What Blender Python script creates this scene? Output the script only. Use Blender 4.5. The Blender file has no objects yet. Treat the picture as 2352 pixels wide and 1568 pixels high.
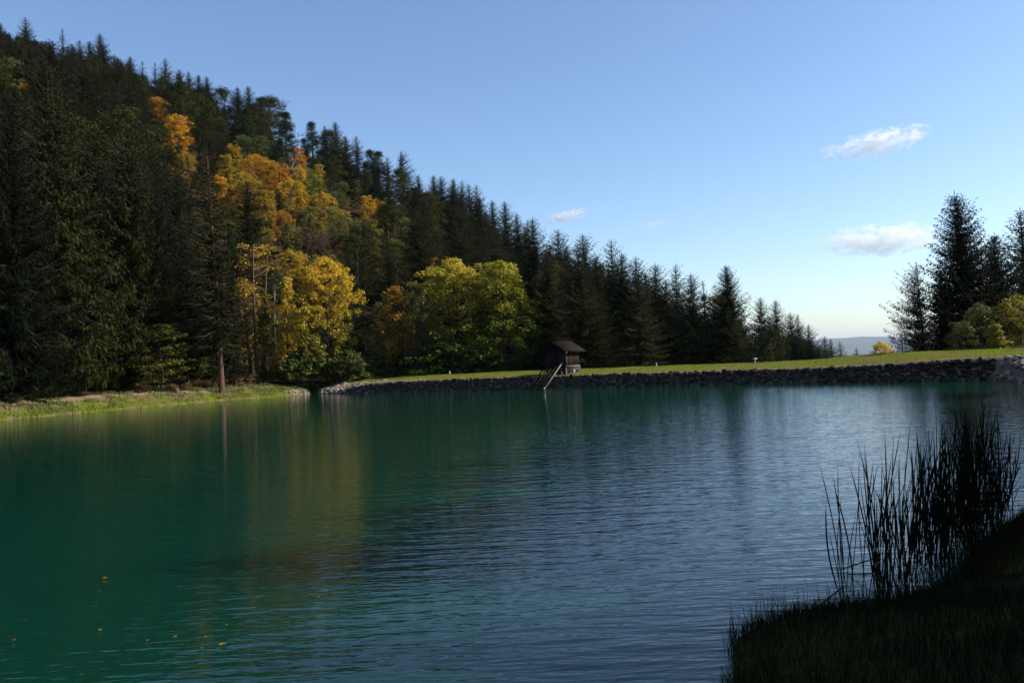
import bpy, bmesh, math, random
import numpy as np
from mathutils import Vector, Matrix

R = math.radians
SC = bpy.context.scene
COL = SC.collection

# ------------------------------------------------------------------ camera
CAM_Z = 3.0
PITCH, ROLL = R(1.16), R(2.7)
FPX = 1881.0                      # focal length in pixels of a 2352 px wide frame
_F = Vector((0, math.cos(PITCH), math.sin(PITCH)))
_R0 = Vector((1, 0, 0))
_U0 = Vector((0, -math.sin(PITCH), math.cos(PITCH)))
_R = _R0 * math.cos(ROLL) - _U0 * math.sin(ROLL)
_U = _R0 * math.sin(ROLL) + _U0 * math.cos(ROLL)
CAM = Vector((0, 0, CAM_Z))
cd = bpy.data.cameras.new('camera')
cd.sensor_width = 22.5
cd.lens = 18.0
cd.clip_start = 0.1
cd.clip_end = 40000
cam = bpy.data.objects.new('camera', cd)
COL.objects.link(cam)
cam.matrix_world = Matrix(((_R.x, _U.x, -_F.x, CAM.x), (_R.y, _U.y, -_F.y, CAM.y), (_R.z, _U.z, -_F.z, CAM.z), (0, 0, 0, 1)))
SC.camera = cam

# ------------------------------------------------------------------ light
SUN_AZ, SUN_EL = 0.0, 33.0       # azimuth counted from +X towards +Y
w = bpy.data.worlds.new('World')
SC.world = w
w.use_nodes = True
wn = w.node_tree.nodes
bg = wn['Background']
sky = wn.new('ShaderNodeTexSky')
sky.sky_type = 'NISHITA'
sky.sun_disc = False
sky.sun_elevation = R(SUN_EL)
sky.sun_rotation = R(90 - SUN_AZ)
sky.altitude = 600
sky.air_density = 1.0
sky.dust_density = 1.0
sky.ozone_density = 3.5
w.node_tree.links.new(sky.outputs[0], bg.inputs[0])
bg.inputs[1].default_value = 0.14
sd = bpy.data.lights.new('sun', 'SUN')
sd.energy = 4.6
sd.angle = R(0.53)
sd.color = (1.0, 0.93, 0.82)
sun = bpy.data.objects.new('sun', sd)
COL.objects.link(sun)
sv = Vector((math.cos(R(SUN_AZ)) * math.cos(R(SUN_EL)), math.sin(R(SUN_AZ)) * math.cos(R(SUN_EL)), math.sin(R(SUN_EL))))
sun.rotation_euler = sv.to_track_quat('Z', 'Y').to_euler()
sun.location = sv * 300

SC.view_settings.view_transform = 'Standard'
SC.view_settings.look = 'None'
SC.view_settings.gamma = 1
SC.view_settings.exposure = 0.5
SC.render.engine = 'CYCLES'
SC.cycles.max_bounces = 32
SC.cycles.diffuse_bounces = 2
SC.cycles.glossy_bounces = 3
SC.cycles.transmission_bounces = 3
SC.cycles.transparent_max_bounces = 8
SC.cycles.volume_bounces = 32
SC.cycles.caustics_reflective = False
SC.cycles.caustics_refractive = False
SC.cycles.use_denoising = True
SC.cycles.use_adaptive_sampling = True
SC.cycles.adaptive_threshold = 0.02

# ------------------------------------------------------------------ picture <-> world
def at(s, y, depth):
    """point on the sight line through (s, y) of the 2352x1568 frame at world Y = depth"""
    d = _F + _R * ((s - 1176) / FPX) + _U * ((784 - y) / FPX)
    return CAM + d * (depth / d.y)

def project(p):
    c = Vector(p) - CAM
    z = c.dot(_F)
    return 1176 + FPX * c.dot(_R) / z, 784 - FPX * c.dot(_U) / z

# ------------------------------------------------------------------ tagging
def tag(o, label=None, cat=None, group=None, kind=None):
    if label: o['label'] = label
    if cat: o['category'] = cat
    if group: o['group'] = group
    if kind: o['kind'] = kind
    return o

def link(name, data, parent=None, loc=None, rot=None, scale=None):
    o = bpy.data.objects.new(name, data)
    COL.objects.link(o)
    if parent: o.parent = parent
    if loc is not None: o.location = loc
    if rot is not None: o.rotation_euler = rot
    if scale is not None: o.scale = scale
    return o

def mesh(name, verts, faces, mat=None, smooth=False):
    verts = np.asarray(verts, dtype=np.float32)
    faces = np.asarray(faces, dtype=np.int32)
    me = bpy.data.meshes.new(name)
    nf, k = faces.shape
    me.vertices.add(len(verts)); me.vertices.foreach_set('co', verts.ravel())
    me.loops.add(nf * k); me.loops.foreach_set('vertex_index', faces.ravel())
    me.polygons.add(nf)
    me.polygons.foreach_set('loop_start', np.arange(0, nf * k, k, dtype=np.int32))
    me.update(calc_edges=True)
    me.validate()
    if smooth: me.polygons.foreach_set('use_smooth', np.ones(nf, dtype=bool))
    if mat: me.materials.append(mat)
    return me

class Geo:
    """collects quads and triangles (triangles as v v v v-last repeated is avoided: they go to a list of their own)"""
    def __init__(s): s.v = []; s.q = []; s.n = 0
    def add(s, V, Q):
        V = np.asarray(V, dtype=np.float32); Q = np.asarray(Q, dtype=np.int32)
        s.v.append(V); s.q.append(Q + s.n); s.n += len(V)
    def quads(s, P):
        """P: (n,4,3)"""
        P = np.asarray(P, dtype=np.float32)
        n = len(P)
        if n: s.add(P.reshape(-1, 3), np.arange(n * 4).reshape(n, 4))
    def tube(s, pts, rad, sides=6):
        pts = np.asarray(pts, dtype=np.float64); rad = np.asarray(rad, dtype=np.float64)
        n = len(pts)
        tan = np.gradient(pts, axis=0)
        tan /= np.linalg.norm(tan, axis=1)[:, None] + 1e-9
        ref = np.array([0.0, 0, 1]) if abs(tan[0][2]) < 0.9 else np.array([1.0, 0, 0])
        a = np.cross(tan, ref); a /= np.linalg.norm(a, axis=1)[:, None] + 1e-9
        b = np.cross(tan, a)
        ang = np.linspace(0, 2 * np.pi, sides, endpoint=False)
        V = pts[:, None, :] + rad[:, None, None] * (a[:, None, :] * np.cos(ang)[None, :, None] + b[:, None, :] * np.sin(ang)[None, :, None])
        i = np.arange(n - 1)[:, None] * sides; j = np.arange(sides)[None, :]; j2 = (j + 1) % sides
        Q = np.stack([i + j, i + j2, i + sides + j2, i + sides + j], -1).reshape(-1, 4)
        s.add(V.reshape(-1, 3), Q)
    def box(s, c, size, M=None):
        c = np.asarray(c, float); h = np.asarray(size, float) / 2
        V = np.array([[x, y, z] for x in (-1, 1) for y in (-1, 1) for z in (-1, 1)], float) * h
        if M is not None: V = V @ np.asarray(M, float).T
        s.add(V + c, [[0, 1, 3, 2], [4, 6, 7, 5], [0, 4, 5, 1], [2, 3, 7, 6], [0, 2, 6, 4], [1, 5, 7, 3]])
    def build(s, name, mat=None, smooth=False):
        return mesh(name, np.concatenate(s.v), np.concatenate(s.q), mat, smooth)

# ------------------------------------------------------------------ materials
def new_mat(name):
    m = bpy.data.materials.new(name)
    m.use_nodes = True
    nt = m.node_tree
    for n in list(nt.nodes): nt.nodes.remove(n)
    return m, nt, nt.nodes, nt.links

def out(nt, sh):
    o = nt.nodes.new('ShaderNodeOutputMaterial')
    nt.links.new(sh, o.inputs[0])
    return o

def noise(nt, scale, detail=4, rough=0.6, vec=None, dim='3D'):
    n = nt.nodes.new('ShaderNodeTexNoise')
    n.inputs['Scale'].default_value = scale
    n.inputs['Detail'].default_value = detail
    n.inputs['Roughness'].default_value = rough
    if vec is not None: nt.links.new(vec, n.inputs['Vector'])
    return n

def ramp(nt, fac, stops):
    r = nt.nodes.new('ShaderNodeValToRGB')
    els = r.color_ramp.elements
    while len(els) < len(stops): els.new(0.5)
    for e, (p, c) in zip(els, stops):
        e.position = p
        e.color = (*c, 1) if len(c) == 3 else c
    nt.links.new(fac, r.inputs[0])
    return r

def mix(nt, fac, a, b, mode='MIX'):
    m = nt.nodes.new('ShaderNodeMix'); m.data_type = 'RGBA'; m.blend_type = mode
    for sock, v in ((m.inputs['Factor'], fac), (m.inputs['A'], a), (m.inputs['B'], b)):
        if isinstance(v, bpy.types.NodeSocket): nt.links.new(v, sock)
        elif isinstance(v, (int, float)): sock.default_value = v
        else: sock.default_value = (*v, 1)
    return m.outputs['Result']

def math_n(nt, op, a, b=None, clamp=False):
    m = nt.nodes.new('ShaderNodeMath'); m.operation = op; m.use_clamp = clamp
    for i, v in enumerate((a, b)):
        if v is None: continue
        if isinstance(v, bpy.types.NodeSocket): nt.links.new(v, m.inputs[i])
        else: m.inputs[i].default_value = v
    return m.outputs[0]

def plain_mat(name, ca, cb, scale=3.0, rough=0.85, bump=0.3, bscale=20, rnd=0.25, spec=0.3, stretch=None):
    """two-tone noisy surface, with a random brightness for each object"""
    m, nt, N, L = new_mat(name)
    tc = N.new('ShaderNodeTexCoord')
    vec = tc.outputs['Object']
    if stretch:
        mp = N.new('ShaderNodeMapping'); mp.inputs['Scale'].default_value = stretch
        L.new(vec, mp.inputs[0]); vec = mp.outputs[0]
    n = noise(nt, scale, 5, 0.65, vec)
    c = mix(nt, ramp(nt, n.outputs[0], [(0.3, (0, 0, 0)), (0.7, (1, 1, 1))]).outputs[0], ca, cb)
    oi = N.new('ShaderNodeObjectInfo')
    hsv = N.new('ShaderNodeHueSaturation')
    v = math_n(nt, 'ADD', math_n(nt, 'MULTIPLY', oi.outputs['Random'], 2 * rnd), 1 - rnd)
    L.new(v, hsv.inputs['Value']); L.new(c, hsv.inputs['Color'])
    b = N.new('ShaderNodeBsdfPrincipled')
    b.inputs['Roughness'].default_value = rough
    b.inputs['Specular IOR Level'].default_value = spec
    L.new(hsv.outputs[0], b.inputs['Base Color'])
    if bump:
        n2 = noise(nt, bscale, 6, 0.7, vec)
        bp = N.new('ShaderNodeBump'); bp.inputs['Strength'].default_value = bump; bp.inputs['Distance'].default_value = 0.05
        L.new(n2.outputs[0], bp.inputs['Height']); L.new(bp.outputs[0], b.inputs['Normal'])
    out(nt, b.outputs[0])
    return m

def leaf_mat(name, transl=0.35, spread=0.5, patch=0.35, spec=0.25, rough=0.55, turn=0.0, mid=8.0):
    """foliage: colour = the object's own colour, its second colour in patches, and a random shade for each leaf"""
    m, nt, N, L = new_mat(name)
    oi = N.new('ShaderNodeObjectInfo')
    at2 = N.new('ShaderNodeAttribute'); at2.attribute_type = 'OBJECT'; at2.attribute_name = 'leaf_second'
    tc = N.new('ShaderNodeTexCoord')
    n = noise(nt, patch, 3, 0.6, tc.outputs['Object'])
    geo = N.new('ShaderNodeNewGeometry')
    f = math_n(nt, 'ADD', n.outputs[0], math_n(nt, 'MULTIPLY', math_n(nt, 'SUBTRACT', geo.outputs['Random Per Island'], 0.5), 0.35))
    if turn:
        sz = N.new('ShaderNodeSeparateXYZ'); L.new(tc.outputs['Object'], sz.inputs[0])
        f = math_n(nt, 'SUBTRACT', f, math_n(nt, 'MULTIPLY', math_n(nt, 'SUBTRACT', sz.outputs[2], mid), turn))
    f = ramp(nt, f, [(0.38, (0, 0, 0)), (0.62, (1, 1, 1))]).outputs[0]
    c = mix(nt, f, oi.outputs['Color'], at2.outputs['Color'])
    wn_ = N.new('ShaderNodeTexWhiteNoise'); wn_.noise_dimensions = '1D'
    L.new(geo.outputs['Random Per Island'], wn_.inputs['W'])
    hsv = N.new('ShaderNodeHueSaturation')
    L.new(math_n(nt, 'ADD', math_n(nt, 'MULTIPLY', wn_.outputs['Value'], spread), 1 - spread / 2), hsv.inputs['Value'])
    L.new(math_n(nt, 'ADD', math_n(nt, 'MULTIPLY', geo.outputs['Random Per Island'], 0.03), 0.485), hsv.inputs['Hue'])
    L.new(c, hsv.inputs['Color'])
    b = N.new('ShaderNodeBsdfPrincipled')
    b.inputs['Roughness'].default_value = rough
    b.inputs['Specular IOR Level'].default_value = spec
    L.new(hsv.outputs[0], b.inputs['Base Color'])
    t = N.new('ShaderNodeBsdfTranslucent')
    L.new(hsv.outputs[0], t.inputs[0])
    ms = N.new('ShaderNodeMixShader'); ms.inputs[0].default_value = transl
    L.new(b.outputs[0], ms.inputs[1]); L.new(t.outputs[0], ms.inputs[2])
    out(nt, ms.outputs[0])
    return m

M = {}
M['bark'] = plain_mat('bark', (0.030, 0.022, 0.017), (0.085, 0.062, 0.048), 6, 0.9, 0.8, 14, 0.2, stretch=(1, 1, 0.25))
M['bark_red'] = plain_mat('bark_red', (0.055, 0.028, 0.020), (0.15, 0.078, 0.06), 5, 0.9, 0.8, 12, 0.1, stretch=(1, 1, 0.25))
M['bark_pale'] = plain_mat('bark_pale', (0.16, 0.13, 0.11), (0.40, 0.36, 0.32), 5, 0.8, 0.4, 12, 0.2, stretch=(1, 1, 0.4))
M['twig'] = plain_mat('twig', (0.05, 0.032, 0.024), (0.10, 0.066, 0.05), 4, 0.9, 0, 12, 0.2)
M['needle'] = leaf_mat('needle', 0.12, 0.8, 0.45, 0.04, 0.7)
M['leaf'] = leaf_mat('leaf', 0.38, 0.7, 0.33, 0.25, 0.5)
M['maple'] = leaf_mat('maple', 0.38, 0.7, 0.33, 0.2, 0.5, 0.045, 8.5)
M['stone'] = plain_mat('stone', (0.024, 0.017, 0.012), (0.068, 0.050, 0.037), 3.5, 0.9, 0.6, 9, 0.45)  # colour kept dark to imitate the shade on the dam face
M['stone_sunlit'] = plain_mat('stone_sunlit', (0.15, 0.11, 0.085), (0.36, 0.275, 0.22), 3.5, 0.9, 0.6, 9, 0.35)  # brighter copy of the rubble, sunlight put into its colour
M['mortar'] = plain_mat('mortar', (0.03, 0.026, 0.022), (0.06, 0.05, 0.042), 3, 0.95, 0.4, 12, 0.0)
M['old_wood'] = plain_mat('old_wood', (0.018, 0.013, 0.010), (0.055, 0.042, 0.034), 9, 0.85, 0.5, 30, 0.35, 0.1, stretch=(1, 1, 0.08))
M['roof_wood'] = plain_mat('roof_wood', (0.010, 0.0065, 0.005), (0.030, 0.020, 0.015), 7, 0.9, 0.5, 25, 0.3, 0.08, stretch=(1, 0.15, 1))
M['grey_wood'] = plain_mat('grey_wood', (0.085, 0.068, 0.055), (0.19, 0.155, 0.13), 9, 0.8, 0.5, 30, 0.25, stretch=(1, 1, 0.1))
M['white_paint'] = plain_mat('white_paint', (0.66, 0.65, 0.62), (0.8, 0.8, 0.78), 9, 0.6, 0.1, 30, 0.0)
M['grey_paint'] = plain_mat('grey_paint', (0.32, 0.33, 0.33), (0.45, 0.45, 0.45), 9, 0.6, 0.1, 30, 0.0)
M['dirt'] = plain_mat('dirt', (0.15, 0.098, 0.06), (0.26, 0.18, 0.12), 2.5, 0.95, 0.5, 18, 0.0)
M['blade'] = leaf_mat('blade', 0.25, 0.7, 0.25, 0.08, 0.6)

# ------------------------------------------------------------------ the lie of the land
# pond outline: x, y, steepness (1 = stone-faced dam), run round anticlockwise from the near bank
POND = [(-20, 3.2, 0), (-5, 4.4, 0), (1.1, 5.6, 0), (1.75, 7.2, 0), (2.2, 8.7, 0), (3.0, 9.2, 0), (4.0, 9.3, 0), (5.2, 10.0, 0), (6.4, 11.6, 0),
        (8.2, 13.6, 0), (10.2, 15.6, 0), (14.0, 19.5, 0), (20, 28, 0), (27, 38, 0), (31.4, 45, 0), (30.9, 48.5, 0.15), (31.9, 52, 0.5), (32.0, 55, 1), (26.7, 60.6, 1), (18.6, 66.7, 1),
        (11, 71.6, 1), (4.8, 75.8, 1), (-2, 79.4, 1), (-9, 83.2, 1), (-15.5, 87.2, 0.8), (-19.0, 90, 0.25), (-22.2, 93, 0.15), (-23.1, 97.5, 0.3), (-23.7, 103, 0.45),
        (-24.6, 103, 0.45), (-24.1, 97.0, 0.35), (-23.4, 93.9, 0.2), (-24.9, 91.0, 0.1), (-31, 86, 0), (-36.7, 74.5, 0), (-40.6, 65, 0), (-45, 48, 0), (-46, 28, 0), (-38, 10, 0)]
PP = np.array([(a, b) for a, b, c in POND], float)
PS = np.array([c for a, b, c in POND], float)

def shore(x, y):
    """signed distance to the pond (negative inside) and steepness of the nearest shore"""
    x = np.asarray(x, float); y = np.asarray(y, float)
    best = np.full(x.shape, 1e9); st = np.zeros(x.shape); inside = np.zeros(x.shape, bool)
    n = len(PP)
    for i in range(n):
        ax, ay = PP[i]; bx, by = PP[(i + 1) % n]
        dx, dy = bx - ax, by - ay
        t = np.clip(((x - ax) * dx + (y - ay) * dy) / (dx * dx + dy * dy), 0, 1)
        d = np.hypot(x - ax - t * dx, y - ay - t * dy)
        s = PS[i] + (PS[(i + 1) % n] - PS[i]) * t
        k = d < best
        best = np.where(k, d, best); st = np.where(k, s, st)
        c = ((ay > y) != (by > y)) & (x < (bx - ax) * (y - ay) / (by - ay + 1e-12) + ax)
        inside ^= c
    return np.where(inside, -best, best), st

CTRL = np.array([
    (-300, 330, 150), (-230, 300, 128), (-165, 268, 103), (-125, 252, 84), (-89, 240, 70), (-48.6, 225, 52), (-28.6, 210, 39), (-7.7, 190, 25), (4.6, 160, 10), (15.5, 130, 0),
    (-260, 420, 100), (-150, 350, 70), (-60, 310, 30), (0, 270, 2), (40, 210, -16), (10, 420, -20),
    (-47, 62, 2.2), (-48, 75, 3.5), (-44, 88, 4), (-36, 97, 3.5), (-26, 108, 3.5), (-14, 103, 2), (-6, 98, 1), (2, 94, 0), (12, 88, -2), (22, 80, -3), (35, 68, -2.5), (46, 60, -1),
    (26, 108, -4), (34, 120, -6), (42, 132, -9), (52, 150, -13), (72, 172, -17), (60, 250, -42), (100, 300, -55), (150, 400, -75), (90, 120, -16), (60, 90, -8), (130, 200, -40),
    (45, 48, 2.2), (42, 36, 3), (32, 22, 3), (24, 10, 3), (14, 0, 2.2), (70, 40, 9), (90, 20, 16), (85, 62, 4), (50, 0, 9), (130, 60, 12),
    (0, -2, 1.5), (-20, -5, 1.6), (0, -30, 3), (-60, 10, 5), (-70, 60, 16), (-75, 95, 20), (-60, 120, 22), (-30, 135, 17), (-10, 130, 10), (-100, 150, 50), (-120, 90, 48), (-110, 30, 38), (-150, 170, 75),
    (0, -400, 20), (-500, 0, 150), (-500, 500, 150), (500, -200, 60), (400, 100, -30), (400, 600, -110), (0, 900, -120), (900, 1200, -150), (-700, 1000, 100)], float)
_D = np.hypot(CTRL[:, None, 0] - CTRL[None, :, 0], CTRL[:, None, 1] - CTRL[None, :, 1])
_n = len(CTRL)
_A = np.zeros((_n + 1, _n + 1)); _A[:_n, :_n] = -_D; _A[:_n, _n] = 1; _A[_n, :_n] = 1
_W = np.linalg.solve(_A, np.append(CTRL[:, 2], 0))

def sstep(a, b, x):
    t = np.clip((x - a) / (b - a), 0, 1)
    return t * t * (3 - 2 * t)

def ground(x, y):
    x = np.asarray(x, float); y = np.asarray(y, float)
    base = np.full(x.shape, _W[_n])
    for i in range(_n):
        base = base - _W[i] * np.hypot(x - CTRL[i, 0], y - CTRL[i, 1])
    r = np.hypot(x, y)
    base = base + (-170 - base) * sstep(500, 1600, r)
    base = base + 0.5 * np.sin(x * 0.21 + 1.3) * np.sin(y * 0.17) * sstep(10, 40, r) + 0.25 * np.sin(x * 0.7 + y * 0.4)
    d, st = shore(x, y)
    rip = 0.10 * np.sin(x * 0.9 + 0.7 * np.sin(y * 1.1)) * np.sin(y * 0.8 + 1) + 0.05 * np.sin(x * 2.7 + y * 1.9)
    bank = np.where(d < 0, np.maximum(-2.5, 0.55 * d), np.interp(d, [0, 0.35, 2.5, 5.0, 7.5, 12], [0, 0.16, 0.72, 1.28, 1.36, 1.7])) + rip * sstep(0.2, 3, d)
    dam = np.where(d < 0, np.maximum(-2.5, 2.0 * d), np.interp(d, [0, 0.45, 0.85, 7.5, 10.5, 15], [0, 1.0, 1.12, 1.52, 1.52, 0.2]) + 0.4 * sstep(24, 33, x) * sstep(0, 0.9, d) * (1 - sstep(11, 16, d))) + 0.35 * rip * sstep(1, 3, d)
    bank = bank + (base - bank) * sstep(7.5, 17, d)
    dam = dam + (base - dam) * sstep(11, 24, d)
    return bank + (dam - bank) * st

def gz(x, y):
    return float(ground(np.array([x]), np.array([y]))[0])

def axis(lo, hi, step, far):
    a = list(np.arange(lo, hi + 1e-6, step))
    k = step; p = hi
    while p < far: k *= 1.13; p += k; a.append(p)
    k = step; p = lo; b = []
    while p > -far: k *= 1.13; p -= k; b.append(p)
    return np.array(b[::-1] + a)

gx = axis(-58, 50, 0.5, 19000); gy = axis(-4, 112, 0.5, 19000)
X, Y = np.meshgrid(gx, gy)
Z = ground(X.ravel(), Y.ravel()).reshape(X.shape)
nx, ny = len(gx), len(gy)
idx = np.arange(nx * ny).reshape(ny, nx)
Q = np.stack([idx[:-1, :-1], idx[:-1, 1:], idx[1:, 1:], idx[1:, :-1]], -1).reshape(-1, 4)

# ground: grass, worn earth, leaf litter
gm, nt, N, L = new_mat('ground')
tc = N.new('ShaderNodeTexCoord')
pos = tc.outputs['Object']
ca = N.new('ShaderNodeVertexColor'); ca.layer_name = 'cover'
sep = N.new('ShaderNodeSeparateColor'); L.new(ca.outputs[0], sep.inputs[0])
n1 = noise(nt, 0.8, 6, 0.7, pos); n2 = noise(nt, 5, 5, 0.7, pos); n3 = noise(nt, 0.25, 3, 0.6, pos)
grass = mix(nt, n2.outputs[0], (0.07, 0.105, 0.006), (0.16, 0.18, 0.014))
grass = mix(nt, ramp(nt, n3.outputs[0], [(0.4, (0, 0, 0)), (0.65, (1, 1, 1))]).outputs[0], grass, (0.14, 0.125, 0.035))
earth = mix(nt, n2.outputs[0], (0.16, 0.10, 0.06), (0.30, 0.21, 0.14))
litter = mix(nt, n2.outputs[0], (0.022, 0.018, 0.009), (0.06, 0.042, 0.02))
fe = math_n(nt, 'ADD', sep.outputs[1], math_n(nt, 'MULTIPLY', math_n(nt, 'SUBTRACT', n1.outputs[0], 0.5), 1.3))
c = mix(nt, ramp(nt, fe, [(0.42, (0, 0, 0)), (0.58, (1, 1, 1))]).outputs[0], grass, earth)
c = mix(nt, sep.outputs[0], litter, c)
b = N.new('ShaderNodeBsdfPrincipled'); b.inputs['Roughness'].default_value = 0.95; b.inputs['Specular IOR Level'].default_value = 0.02
L.new(c, b.inputs['Base Color'])
bp = N.new('ShaderNodeBump'); bp.inputs['Strength'].default_value = 0.7; bp.inputs['Distance'].default_value = 0.12
L.new(n2.outputs[0], bp.inputs['Height']); L.new(bp.outputs[0], b.inputs['Normal'])
out(nt, b.outputs[0])
me = mesh('ground', np.stack([X, Y, Z], -1).reshape(-1, 3), Q, gm, True)
D, ST = shore(X.ravel(), Y.ravel())
open_ = np.where(ST > 0.5, 1 - sstep(13, 18, D), 1 - sstep(6.5, 8.0, D))
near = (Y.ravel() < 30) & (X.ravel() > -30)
open_ = np.where(near, 0.12, open_)  # near bank given the dark litter colour to stand in for shade
leftbank = (X.ravel() < -22) & (Y.ravel() > 40)
worn = np.where((ST > 0.1) & (X.ravel() > -22.5) & (Y.ravel() > 86) & (D < 3.2), 0.8, np.where(ST > 0.5, np.interp(D, [0, 1.0, 1.5, 2.2, 2.9, 4.0, 5.2, 20], [0.8, 0.8, 0.44, 0.38, 0.2, 0.4, 0.18, 0.12]), np.where(leftbank, np.interp(D, [0, 0.5, 2, 4, 5, 6.6, 9], [0.5, 0.28, 0.42, 0.48, 0.45, 0.5, 0.3]), 0.2)))
cov = np.stack([open_, worn, np.zeros_like(D), np.ones_like(D)], -1).astype(np.float32)
ly = me.color_attributes.new('cover', 'FLOAT_COLOR', 'POINT')
ly.data.foreach_set('color', cov.ravel())
tag(link('ground', me), 'grassy banks and leaf-strewn forest slopes round the pond', kind='structure')

# footpath of trodden earth along the left bank
V = []; F = []
pts = [np.array(p) for p in [(-50, 50), (-47.5, 58), (-45.0, 65.5), (-42.9, 71), (-40.9, 76.5), (-38.4, 81.2), (-35.0, 86.4), (-30.5, 91.5)]]
line = []
for a, b2 in zip(pts[:-1], pts[1:]):
    for k in range(24): line.append(a + (b2 - a) * k / 24)
line = np.array(line)
for _ in range(8): line[1:-1] = (line[:-2] + line[1:-1] + line[2:]) / 3
tg = np.gradient(line, axis=0); tg /= np.linalg.norm(tg, axis=1)[:, None]
nm = np.stack([-tg[:, 1], tg[:, 0]], -1)
rr = np.random.default_rng(5)
for k, off in enumerate((-0.62, -0.2, 0.2, 0.62)):
    o2 = off + (rr.normal(0, 0.10, len(line)) if abs(off) > 0.5 else 0)
    p = line + nm * np.asarray(o2).reshape(-1, 1) if np.ndim(o2) else line + nm * off
    z = ground(p[:, 0], p[:, 1]) + (0.05 if abs(off) < 0.5 else 0.0)
    V.append(np.column_stack([p, z]))
m_ = len(line)
for k in range(3):
    i = np.arange(m_ - 1)
    F.append(np.stack([k * m_ + i, k * m_ + i + 1, (k + 1) * m_ + i + 1, (k + 1) * m_ + i], -1))
tag(link('path', mesh('path', np.concatenate(V), np.concatenate(F), M['dirt'], True)), 'pale trodden earth path along the top of the left bank', kind='structure')

# ------------------------------------------------------------------ water
wm, nt, N, L = new_mat('water')
tc = N.new('ShaderNodeTexCoord')
pos = tc.outputs['Object']
def stretched(sx, sy, rot=0):
    mp = N.new('ShaderNodeMapping'); mp.inputs['Scale'].default_value = (sx, sy, 1); mp.inputs['Rotation'].default_value = (0, 0, rot)
    L.new(pos, mp.inputs[0]); return mp.outputs[0]
w1 = noise(nt, 1.0, 2, 0.5, stretched(0.85, 3.6, R(6)))       # long low crests
w2 = noise(nt, 1.0, 2, 0.5, stretched(2.2, 8.5, R(-7)))       # short ripples
w3 = noise(nt, 1.0, 1, 0.5, stretched(5.0, 17.0, R(12)))
calm = noise(nt, 0.05, 2, 0.5, pos)
sx = N.new('ShaderNodeSeparateXYZ'); L.new(pos, sx.inputs[0])
# breeze reaches the right-hand half of the pond; the left bay lies in the lee of the wood
lee = N.new('ShaderNodeMapRange'); lee.inputs[1].default_value = -16; lee.inputs[2].default_value = 6; lee.inputs[3].default_value = 0.38; lee.inputs[4].default_value = 1.0
lee.interpolation_type = 'SMOOTHSTEP'
L.new(math_n(nt, 'ADD', sx.outputs[0], math_n(nt, 'MULTIPLY', math_n(nt, 'SUBTRACT', calm.outputs[0], 0.5), 26)), lee.inputs[0])
hgt = math_n(nt, 'ADD', math_n(nt, 'MULTIPLY', w1.outputs[0], 1.0), math_n(nt, 'MULTIPLY', w2.outputs[0], 0.42))
hgt = math_n(nt, 'ADD', hgt, math_n(nt, 'MULTIPLY', w3.outputs[0], 0.16))
hgt = math_n(nt, 'MULTIPLY', hgt, lee.outputs[0])
bp = N.new('ShaderNodeBump'); bp.inputs['Strength'].default_value = 1.0; bp.inputs['Distance'].default_value = 0.022
L.new(hgt, bp.inputs['Height'])
b = N.new('ShaderNodeBsdfPrincipled')
b.inputs['Base Color'].default_value = (0.0025, 0.035, 0.0215, 1)
b.inputs['Roughness'].default_value = 0.03
b.subsurface_method = 'BURLEY'
b.inputs['Subsurface Weight'].default_value = 1.0
b.inputs['Subsurface Radius'].default_value = (0.6, 1.0, 1.0)
b.inputs['Subsurface Scale'].default_value = 4.0
b.inputs['IOR'].default_value = 1.333
L.new(bp.outputs[0], b.inputs['Normal'])
out(nt, b.outputs[0])
bm = bmesh.new()
cen = PP.mean(0)
n_ = len(PP); vs = []
for i in range(n_):
    e1 = PP[i] - PP[i - 1]; e2 = PP[(i + 1) % n_] - PP[i]
    nn = np.array([e1[1], -e1[0]]) / np.linalg.norm(e1) + np.array([e2[1], -e2[0]]) / np.linalg.norm(e2)
    nn /= max(np.linalg.norm(nn), 0.3)
    q = PP[i] + nn * (0.35 if PS[i] > 0.3 else 0.9)
    vs.append(bm.verts.new((q[0], q[1], 0)))
f_ = bm.faces.new(vs); f_.normal_update()
if f_.normal.z < 0: f_.normal_flip()
bmesh.ops.triangulate(bm, faces=[f_])
me = bpy.data.meshes.new('water'); bm.to_mesh(me); bm.free(); me.materials.append(wm)
tag(link('water', me), 'rippled teal water of the mountain pond', kind='structure')

# ------------------------------------------------------------------ far hills
hm = plain_mat('far_forest', (0.035, 0.05, 0.03), (0.07, 0.085, 0.045), 0.004, 0.95, 0, 1, 0)
hx = np.linspace(-4000, 16000, 420); hy = np.linspace(11500, 17500, 48)
HX, HY = np.meshgrid(hx, hy)
crest = 46 + 26 * np.sin(HX * 0.00105 + 0.4) + 17 * np.sin(HX * 0.0028 + 2) + 8 * np.sin(HX * 0.0065) + 4 * np.sin(HX * 0.016)
HZ = -180 + (180 + crest) * np.clip((HY - 11500) / 4500, 0, 1) ** 0.8 + 14 * np.sin(HX * 0.003 + HY * 0.002)
ii = np.arange(HX.size).reshape(HX.shape)
HQ = np.stack([ii[:-1, :-1], ii[:-1, 1:], ii[1:, 1:], ii[1:, :-1]], -1).reshape(-1, 4)
tag(link('distant_hills', mesh('distant_hills', np.stack([HX, HY, HZ], -1).reshape(-1, 3), HQ, hm, True)), 'low blue ridge on the far horizon', kind='structure')

# ------------------------------------------------------------------ tree shapes
def unit(v): return v / (np.linalg.norm(v, axis=-1, keepdims=True) + 1e-9)

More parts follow.
